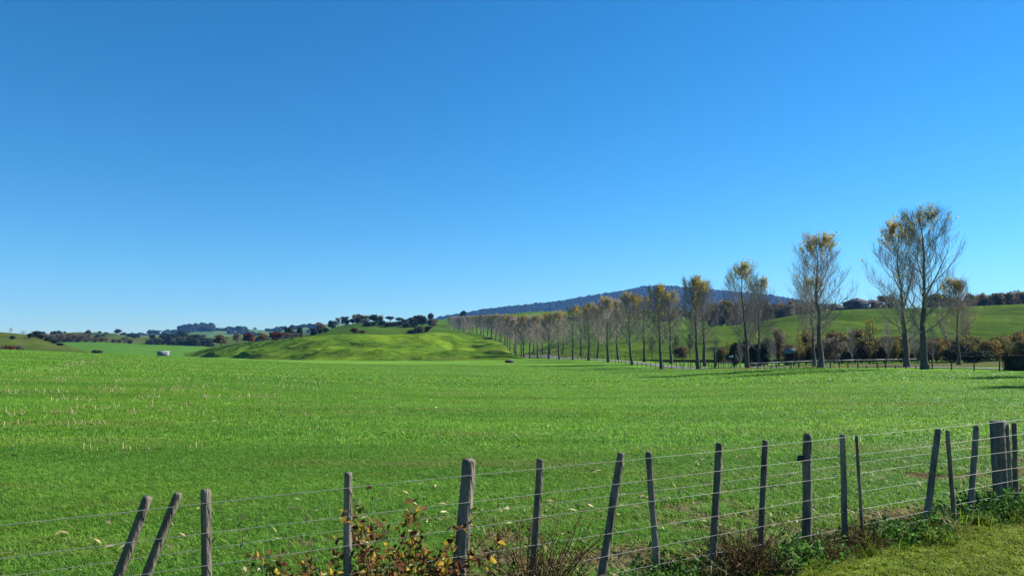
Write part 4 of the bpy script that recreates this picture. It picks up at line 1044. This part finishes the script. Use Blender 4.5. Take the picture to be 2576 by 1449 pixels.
for (x, wv) in ((-5.6, 1.6), (-3.4, 1.2), (4.2, 1.5), (6.6, 1.4)):
    yy = -4.03 if x < 2 else -2.53
    f = MB(); f.box((x, yy, 1.45), (wv, .08, 1.2)); fo = f.build('window', M['trim'], house)
    q = MB(); q.box((x, yy - .045, 1.45), (wv - .16, .03, 1.04)); q.build('pane', M['glass'], fo)
q = MB(); q.box((2.2, -3.2, 3.0), (.35, .35, 1.5)); q.build('vent', M['trim'], rf)
wl_ = empty('garden_wall', (float(xu(2105, 342)), 342, zv(779, 342)))
tag(wl_, 'long low dark garden wall left of the house', 'wall')
q = MB(); q.box((-1, 0, .85), (9.5, .3, 1.7)); q.build('panel', M['wall_dark'], wl_)
q = MB(); q.box((-1, 0, 1.75), (9.6, .4, .12)); q.build('capping', M['roof'], wl_)

# ------------------------------------------------------------------ farm shed at left
M['tin'] = m_plain('weathered_tin', (0.17, 0.19, 0.22), 0.8, 0.15, 2.0, 0.1)
M['tinroof'] = m_plain('pale_tin_roof', (0.26, 0.28, 0.31), 0.8, 0.1, 2.0, 0.1)
SY = 358.0; sx = float(xu(411, SY)); szb = float(gz(sx, SY))
zb = zv(896, SY)
shed = empty('farm_shed', (sx, SY, max(szb, zb) - .05), 0.12)
tag(shed, 'small open-sided tin farm shed at the foot of the rolling hill', 'shed')
q = MB(); q.box((.1, 0, 1.0), (4.6, 3.2, 2.0)); q.build('wall', M['tin'], shed)
mk('roof', [(-2.7, -1.9, 2.12), (2.7, -1.9, 2.12), (2.7, 1.9, 2.5), (-2.7, 1.9, 2.5), (-2.7, -1.9, 2.02), (2.7, -1.9, 2.02), (2.7, 1.9, 2.4), (-2.7, 1.9, 2.4)],
   [(0, 1, 2, 3), (7, 6, 5, 4), (4, 5, 1, 0), (5, 6, 2, 1), (6, 7, 3, 2), (7, 4, 0, 3)], None, M['tinroof'], shed)
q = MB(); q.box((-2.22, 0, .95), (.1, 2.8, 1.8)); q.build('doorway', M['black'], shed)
for k in range(5):
    q = MB(); q.box((-1.7 + k * .95, -1.62, .95), (.06, .06, 1.9)); q.build('batten', M['tin'], shed)
ribbon('farm_track', [(xu(404, 352), 352), (xu(430, 350), 350), (xu(452, 347), 347), (xu(472, 344), 344)], 1.6, 1.6, 'gravel', 0.12, gz, 5, 1.0)
ribbon('clay_bank', [(xu(1169, 442), 442), (xu(1179, 442), 442)], 4, 4, 'soil', 0.3, gz, 8, 0.4)

# ------------------------------------------------------------------ small things along the avenue
M['blue'] = m_plain('faded_blue_paint', (0.25, 0.38, 0.5), 0.5, 0.15, 3)
M['white'] = m_plain('white_with_shade', (0.11, 0.15, 0.2), 0.9, 0.06, 2, 0.1, 0.0)  # white darkened to blue-grey: the board's shade among bushes is in the colour
M['ink'] = m_plain('dark_lettering', (0.03, 0.04, 0.06), 0.6, 0.1, 2, 0.0)
def stand(name, u, Y, label, cat):
    x = float(xu(u, Y)); o = empty(name, (x, Y, float(gz(x, Y)))); return tag(o, label, cat)
pole = stand('power_pole', 1796, 124, 'dark wooden power pole with a crossarm behind the avenue', 'power pole')
h = zv(872, 124) - pole.location.z
q = MB(); q.tube([(0.12, 0, -.4), (0.08, 0, h * .5), (0, 0, h)], (.16, .14, .11), 8); q.build('pole', M['darkpost'], pole)
q = MB(); q.box((.1, -.12, h - .25), (1.7, .1, .12)); ca = q.build('crossarm', M['darkpost'], pole)
for k in (-.6, 0, .75):
    q = MB(); q.tube([(k, -.12, h - .2), (k, -.12, h - .08), (k, -.12, h)], (.04, .05, .02), 6); q.build('insulator', M['trim'], ca)
sg = stand('sign_board', 1986, 113, 'white board, bluish shade painted in, with dark letters standing among the thicket bushes', 'sign')
w_, h_ = 30 / KU * 113, 13.5 / KU * 113
zb_ = zv(889.5, 113) - sg.location.z
q = MB(); q.box((0, 0, zb_ + h_ / 2), (w_, .06, h_)); bd = q.build('board', M['white'], sg)
for k in (-.7, .7):
    q = MB(); q.box((k, .08, (zb_ + h_) / 2 - .2), (.1, .08, zb_ + h_ + .3)); q.build('leg', M['darkpost'], sg)
for k, tx in enumerate(('I', 'D', 'T')):
    cu = bpy.data.curves.new('letter', 'FONT'); cu.body = tx; cu.size = h_ * .45; cu.extrude = .004; cu.align_x = 'CENTER'
    tmp = bpy.data.objects.new('letter', cu); COL.objects.link(tmp)
    dg = bpy.context.evaluated_depsgraph_get()
    me = bpy.data.meshes.new_from_object(tmp.evaluated_get(dg)); bpy.data.objects.remove(tmp)
    me.materials.clear(); me.materials.append(M['ink'])
    lo = link('letter', me, bd); lo.rotation_euler = (R(90), 0, 0); lo.location = (-.24 + k * .24, -.036, zb_ + h_ * .45)
mbx = stand('mailbox', 1838, 112, 'small pale blue box on a post by the farm gate', 'mailbox')
h = zv(899, 112) - mbx.location.z
q = MB(); q.tube([(0, 0, -.2), (0, 0, h)], .05, 6); q.build('post', M['darkpost'], mbx)
q = MB(); q.box((0, 0, h + .1), (.5, .35, .22)); q.build('box', M['blue'], mbx)
q = MB(); q.box((0, -.02, h + .235), (.58, .45, .05)); q.build('lid', M['blue'], mbx)
gt = stand('farm_gate', 1825, 114, 'low grey tube farm gate left of the pale blue mailbox', 'gate')
for z in (.25, .5, .75, 1.0):
    q = MB(); q.tube([(-.9, 0, z), (.9, 0, z)], .025, 5); q.build('bar', M['tin'], gt)
for x in (-.9, .9):
    q = MB(); q.tube([(x, 0, .15), (x, 0, 1.02)], .03, 5); q.build('stile', M['tin'], gt)
q = MB(); q.tube([(-.9, .01, .25), (.9, .01, 1.0)], .022, 5); q.build('brace', M['tin'], gt)
ds = stand('marker_disc', 1719, 131, 'small white round marker on a post behind the avenue', 'marker')
h = zv(896, 131) - ds.location.z
q = MB(); q.tube([(0, 0, -.2), (0, 0, h)], .035, 6); q.build('post', M['darkpost'], ds)
q = MB(); q.tube([(0, -.06, h), (0, -.03, h)], .2, 14); q.build('disc', M['white'], ds)
tr_ = stand('water_trough', 1281, 168, 'small dark water trough standing in the field before the avenue', 'trough')
M['trough'] = m_plain('dark_concrete', (0.06, 0.06, 0.058), 0.85, 0.3, 4)
for (c, s) in (((0, -.4, .28), (1.9, .1, .62)), ((0, .4, .28), (1.9, .1, .62)), ((-.9, 0, .28), (.1, .7, .62)), ((.9, 0, .28), (.1, .7, .62))):
    q = MB(); q.box(c, s); q.build('side', M['trough'], tr_)
q = MB(); q.box((0, 0, .38), (1.7, .7, .04)); q.build('water', M['glass'], tr_)
ribbon('worn_patch', [(xu(1262, 168), 168), (xu(1300, 168), 168)], 5, 6, 'strip', 0.02, gz, 8, 0.6)

# clipped hedge at the right edge
hg = stand('clipped_hedge', 2566, 66, 'dark clipped hedge at the right edge of the picture', 'hedge')
r = np.random.default_rng(44)
L_, W_, H_ = 3.6, 1.3, zv(895, 66) - hg.location.z
n = 9000
P = r.uniform(-1, 1, (n, 3)); ax = r.integers(0, 3, n); ax[r.uniform(0, 1, n) < .45] = 2
sgn = np.sign(r.uniform(-1, 1, n)); sgn[ax == 2] = 1
P[np.arange(n), ax] = sgn * r.uniform(.88, 1.03, n)
N = np.zeros((n, 3)); N[np.arange(n), ax] = sgn
P = P * np.array((L_ / 2, W_ / 2, H_ / 2)) + np.array((.55, 0, H_ / 2)) + r.normal(0, .02, (n, 3))
V, Q = leaf_quads(P, .075, r, .1, N)
mk('foliage', V, Q, None, M['hedge'], hg)
q = MB(); q.box((.55, 0, H_ * .48), (L_ * .9, W_ * .86, H_ * .9)); q.build('inner_twigs', M['bark_dark'], hg)

# ------------------------------------------------------------------ grass (one mass each), stubble, litter
EDGE = prof([(-400, 140), (0, 140), (450, 172), (800, 196), (1130, 199), (1300, 196), (1400, 186), (1500, 162), (1600, 136), (1700, 116), (1800, 103), (1900, 92), (2060, 74), (2300, 66.5), (2576, 62.5), (3200, 60)])
def patch_mesh(name, nb, rad, h, wd, mat, seed, lean=0.45):
    r = np.random.default_rng(seed)
    a = r.uniform(0, 6.28, nb); q = rad * np.abs(r.normal(0, .5, nb))
    b = np.stack([np.cos(a) * q, np.sin(a) * q, -0.015 * np.ones(nb)], 1)
    hh = h * r.uniform(.45, 1.25, nb); az = r.uniform(0, 6.28, nb); ln = lean * r.uniform(.2, 1.4, nb)
    d = np.stack([np.cos(az), np.sin(az), np.zeros(nb)], 1); s = np.stack([-np.sin(az), np.cos(az), np.zeros(nb)], 1)
    wv = (wd * r.uniform(.6, 1.3, nb))[:, None]
    up = np.array((0, 0, 1.0))
    mid = b + d * (hh * ln * .35)[:, None] + up * (hh * .6)[:, None]
    tip = b + d * (hh * ln * 1.1)[:, None] + up * (hh * (1 - .25 * ln))[:, None]
    V = np.stack([b - s * wv * .5, b + s * wv * .5, mid + s * wv * .42, mid - s * wv * .42, tip], 1).reshape(-1, 3)
    k = np.arange(nb)[:, None] * 5
    return drop_obj(mk(name, V, k + np.array((0, 1, 2, 3)), k + np.array((3, 2, 4)), M[mat]))
def grass(name, label, pts, patches, smin, smax, cat='grass'):
    me = bpy.data.meshes.new(name); me.vertices.add(len(pts)); me.vertices.foreach_set('co', np.asarray(pts, np.float32).ravel()); me.update()
    o = link(name, me); tag(o, label, cat, None, 'stuff')
    c = bpy.data.collections.new(name + '_tufts')
    for p in patches:
        t = bpy.data.objects.new('tuft', p); c.objects.link(t)
    ng = bpy.data.node_groups.new(name, 'GeometryNodeTree')
    ng.interface.new_socket('Geometry', in_out='INPUT', socket_type='NodeSocketGeometry')
    ng.interface.new_socket('Geometry', in_out='OUTPUT', socket_type='NodeSocketGeometry')
    N, L = ng.nodes, ng.links
    gi, go = N.new('NodeGroupInput'), N.new('NodeGroupOutput')
    ci = N.new('GeometryNodeCollectionInfo'); ci.inputs['Collection'].default_value = c
    ci.inputs['Separate Children'].default_value = True; ci.inputs['Reset Children'].default_value = True
    ip = N.new('GeometryNodeInstanceOnPoints'); ip.inputs['Pick Instance'].default_value = True
    rv = N.new('FunctionNodeRandomValue'); rv.data_type = 'FLOAT_VECTOR'; rv.inputs[1].default_value = (0, 0, 6.283)
    rs = N.new('FunctionNodeRandomValue'); rs.data_type = 'FLOAT'; rs.inputs[2].default_value = smin; rs.inputs[3].default_value = smax; rs.inputs['Seed'].default_value = 5
    L.new(gi.outputs[0], ip.inputs['Points']); L.new(ci.outputs[0], ip.inputs['Instance'])
    L.new(rv.outputs[0], ip.inputs['Rotation']); L.new(rs.outputs[1], ip.inputs['Scale'])
    L.new(ip.outputs[0], go.inputs[0])
    md = o.modifiers.new('tufts', 'NODES'); md.node_group = ng
    return o
def scatter(n, y0, y1, seed, us=(-150, 2726), p=2.0):
    """even over the ground between two distances, across the field of view and a margin"""
    r = np.random.default_rng(seed)
    Y = np.sqrt(r.uniform(y0 * y0, y1 * y1, n)); u = r.uniform(*us, n)
    return xu(u, Y), Y, u, r
def side(x, y): return (x - FA[0]) * FNOR[0] + (y - FA[1]) * FNOR[1]      # metres beyond the near fence

PA = [patch_mesh('tuft', 110, .30, .078, .0078, 'grass', s, 1.15) for s in range(4)]
PB = [patch_mesh('tuft', 150, .75, .085, .014, 'grass', 10 + s, .95) for s in range(4)]
PC = [patch_mesh('tuft', 160, 2.0, .12, .035, 'grass', 20 + s, 1.0) for s in range(3)]
x, y, u, r = scatter(13000, 4.2, 17, 1)
k = (side(x, y) > -.1) & (0.6 * vnoise(x * 1.0, y * 1.0, 9) + 0.4 * vnoise(x * 3.1, y * 3.1, 19) + np.clip((side(x, y) - .3) / 11, -.1, 1) > .56)
grass('field_grass', 'thick green grass of the near field', np.stack([x, y, ground(x, y)], 1)[k], PA, .8, 1.35)
x, y, u, r = scatter(15000, 15.5, 48, 2)
grass('field_grass', 'green grass across the middle of the field', np.stack([x, y, ground(x, y)], 1), PB, .8, 1.3)
x, y, u, r = scatter(19000, 45, 150, 3)
k = y < pf(EDGE, u) - 2
grass('field_grass', 'green grass of the far part of the field', np.stack([x, y, ground(x, y)], 1)[k], PC, .8, 1.3)
PV = [patch_mesh('tuft', 110, .28, .05, .008, 'vgrass', 30 + s, 1.1) for s in range(3)]
x, y, u, r = scatter(5200, 4.0, 16, 4, (900, 2800))
k = side(x, y) < -.15
grass('verge_grass', 'short yellowish mown grass in front of the fence', np.stack([x, y, ground(x, y) + .012], 1)[k], PV, .8, 1.3)
PF = [patch_mesh('tuft', 46, .16, .26, .0065, 'vgrass', 50 + k_, 1.0) for k_ in range(3)] + [patch_mesh('tuft', 40, .14, .24, .006, 'straw', 60, 1.3), patch_mesh('tuft', 50, .2, .2, .007, 'grass', 61, 1.0)]
r = np.random.default_rng(15); sf = r.uniform(-4, 15, 260); of = r.normal(0, .22, 260)
x = FA[0] + FDIR[0] * sf + FNOR[0] * of; y = FA[1] + FDIR[1] * sf + FNOR[1] * of
grass('rank_grass', 'longer rank grass and dead stems along the fence line', np.stack([x, y, ground(x, y)], 1), PF, .5, 1.25)
PS = [patch_mesh('tuft', 120, 1.6, .09, .03, 'stripgrass', 40 + s, .8) for s in range(2)]
x, y, u, r = scatter(1500, 78, 102, 5, (1850, 2700))
k = y > pf(EDGE, u) + 3
grass('strip_grass', 'dry pale mown grass between the poplars and the thicket', np.stack([x, y, gz(x, y) + .02], 1)[k], PS, .8, 1.2)

# maize stubble in rows at left, straw and husks
def stalks(name, label, P, hgt, rad, seed, lean=0.5, mat='straw'):
    r = np.random.default_rng(seed); mb = MB()
    for p in P:
        a = r.uniform(0, 6.28); l = abs(r.normal(0, lean)); hh = hgt * r.uniform(.5, 1.3)
        d = norm(np.array((math.cos(a) * l, math.sin(a) * l * .5, 1)))
        mb.tube([p - np.array((0, 0, .02)), p + d * hh], (rad, rad * .8), 4)
    return tag(mb.build(name, M[mat], None), label, 'stubble', None, 'stuff')
r = np.random.default_rng(8)
rows = []
for v, ua, ub, dens in ((1133, 225, 520, .06), (1072, 0, 300, .10), (1045, 0, 520, .20), (1030, 120, 480, .16), (1010, 60, 700, .22), (990, 0, 800, .22), (978, 150, 820, .20), (965, 0, 900, .24), (952, 100, 820, .22), (942, 0, 760, .26), (933, 0, 720, .3), (925, 0, 640, .3), (917, 0, 560, .3), (911, 0, 500, .3), (905, 0, 420, .3), (1000, 880, 1120, .12), (965, 900, 1250, .06)):
    n_ = int((ub - ua) * dens)
    for uu in np.linspace(ua, ub, n_):
        if vnoise(uu / 38.0, v * 3.1, 4) < .44: continue
        uu += r.normal(0, 3); vv = v + (uu - ua) * -0.016 + r.normal(0, 2.6 if v < 1100 else 1.0)
        Y = HC * FD / (vv - HV)
        for _ in range(6):
            xx = float(xu(uu, Y)); g_ = float(ground(xx, Y)); Y = float(np.clip((HC - g_) * FD / max(vv - HV, 4), 10, 135))
        rows.append((xx, Y, g_))
rows = np.array(rows)
stalks('maize_stubble', 'pale cut maize stalks standing in rows across the left of the field', rows, .19, .0115, 9, .8)
# husks and leaves lying near the fence
n = 1500
x, y, u, r = scatter(n, 5.5, 15, 11, (0, 2600))
k = (side(x, y) > .1) & (side(x, y) < 5.5) & (vnoise(x * .9, y * .9, 13) > .42)
C = np.stack([x, y, ground(x, y) + .06 + r.uniform(0, .05, n)], 1)[k]
V, Q = leaf_quads(C, .036, r, 2.0, aspect=3.2)
tag(mk('husk_litter', V, Q, None, M['straw']), 'pale dry husks and leaves lying in the grass behind the fence', 'litter', None, 'stuff')
x, y, u, r = scatter(520, 14, 60, 12, (0, 2600))
C = np.stack([x, y, ground(x, y) + .08], 1)[vnoise(x * .25, y * .25, 3) > .5]
V, Q = leaf_quads(C, .06, r, .8, aspect=2.2)
tag(mk('field_litter', V, Q, None, M['straw']), 'scattered pale straw bits across the field', 'litter', None, 'stuff')

# ------------------------------------------------------------------ plants along the fence
def near_plant(name, label, u, v, rad, h, mat, n, leaf, stems, seed, lift=0.0, smat='dryweed', flat=.2, shift=0.0, cat='plant', dense_low=1.4):
    P = on_fence(u, v); rx, rz = ray(u, v)
    Y = HC / -rz if rz < -.05 else P[1]
    x = rx * Y; y = Y
    # keep it on the fence line (or shifted behind it)
    if shift is not None:
        x, y = P[0] + FNOR[0] * shift, P[1] + FNOR[1] * shift
    r = np.random.default_rng(seed)
    root = empty(name, (x, y, float(ground(x, y)))); tag(root, label, cat)
    sm = MB(); tips = []
    for k in range(stems):
        a = r.uniform(0, 6.28); an = R(r.uniform(8, 60))
        q = bend(np.array((r.normal(0, rad * .3), r.normal(0, rad * .3), -.03)), np.array((math.cos(a) * math.sin(an), math.sin(a) * math.sin(an), math.cos(an))), r.uniform(.5, 1.05) * h * (1 + .5 * math.sin(an)), 6, -.25 if flat < .5 else .1, .12, r)
        sm.tube(q, np.linspace(.0055, .002, 7), 4, False)
        tips.append(q)
    sm.build('stems', M[smat], root)
    T = np.array(tips)
    i = r.integers(0, len(T), n); s = r.uniform(.15, 1, n) ** (1 / dense_low) * 6; k = np.minimum(s.astype(int), 5); f = (s - k)[:, None]
    C = T[i, k] * (1 - f) + T[i, k + 1] * f + r.normal(0, leaf * .9, (n, 3)); C[:, 2] = np.maximum(C[:, 2], .02)
    V, Q = folded_leaves(C, leaf, r)
    mk('leaves', V, Q, None, M[mat], root)
    return root
near_plant('bramble', 'tall bramble with yellow and russet autumn leaves at the fence, left of the thickest post', 985, 1449, .24, 1.08, 'bramble', 2100, .038, 56, 51)
near_plant('bramble', 'low russet bramble patch beside the fourth batten from the left', 800, 1449, .35, .72, 'bramble', 2100, .036, 66, 52)
near_plant('bramble', 'dark red bramble just left of the thickest fence post', 1060, 1449, .22, .62, 'bramble', 1100, .034, 40, 56)
near_plant('dry_weed', 'brown dead weed clump round the batten right of the thickest post', 1345, 1425, .25, .8, 'dryweed', 900, .02, 220, 53)
near_plant('dry_weed', 'broad brown dead grass clump in front of the fence, right of centre', 1845, 1449, .3, .5, 'dryweed', 700, .018, 260, 54, shift=-.1)
near_plant('dry_weed', 'small brown dead weed under the pair of battens at right', 2150, 1390, .2, .35, 'dryweed', 300, .018, 110, 55, shift=-.1)
near_plant('dry_weed', 'brown dead weed at the foot of the post right of centre', 2060, 1405, .2, .3, 'dryweed', 260, .018, 90, 57, shift=-.1)
gw = [(250, 1449, .3, .25), (620, 1449, .35, .3), (1420, 1449, .35, .28), (1600, 1449, .4, .3), (1700, 1440, .4, .32), (1900, 1430, .4, .3), (1985, 1410, .4, .3), (2075, 1395, .35, .25), (2215, 1370, .4, .3), (2290, 1350, .4, .3), (2370, 1330, .4, .25), (2440, 1320, .45, .3), (2520, 1300, .5, .42), (2490, 1300, .45, .4), (2580, 1300, .5, .35)]
for i, (u, v, rad, h) in enumerate(gw):
    near_plant('leafy_weed', f'{ORD[i]} from the left of the low green weeds along the foot of the fence', u, v, rad, h, 'weed', 520, .035, 50, 60 + i, smat='weed', shift=(-.15, .1, .0)[i % 3], dense_low=1.0)['group'] = 'green weeds along the fence'

# ------------------------------------------------------------------ air
m = bpy.data.materials.new('haze_air'); m.use_nodes = True
nt = m.node_tree; nt.nodes.clear()
out = nt.nodes.new('ShaderNodeOutputMaterial'); pv = nt.nodes.new('ShaderNodeVolumePrincipled')
pv.inputs['Color'].default_value = (0.16, 0.43, 1.0, 1)
pv.inputs['Density'].default_value = 0.000075
pv.inputs['Anisotropy'].default_value = 0.1
nt.links.new(pv.outputs[0], out.inputs['Volume'])
mb = MB(); mb.box((0, 2600, 170), (17600, 5600, 384))
hz_ = mb.build('haze', m); tag(hz_, 'thin blue air over the whole valley', 'haze', None, 'stuff')
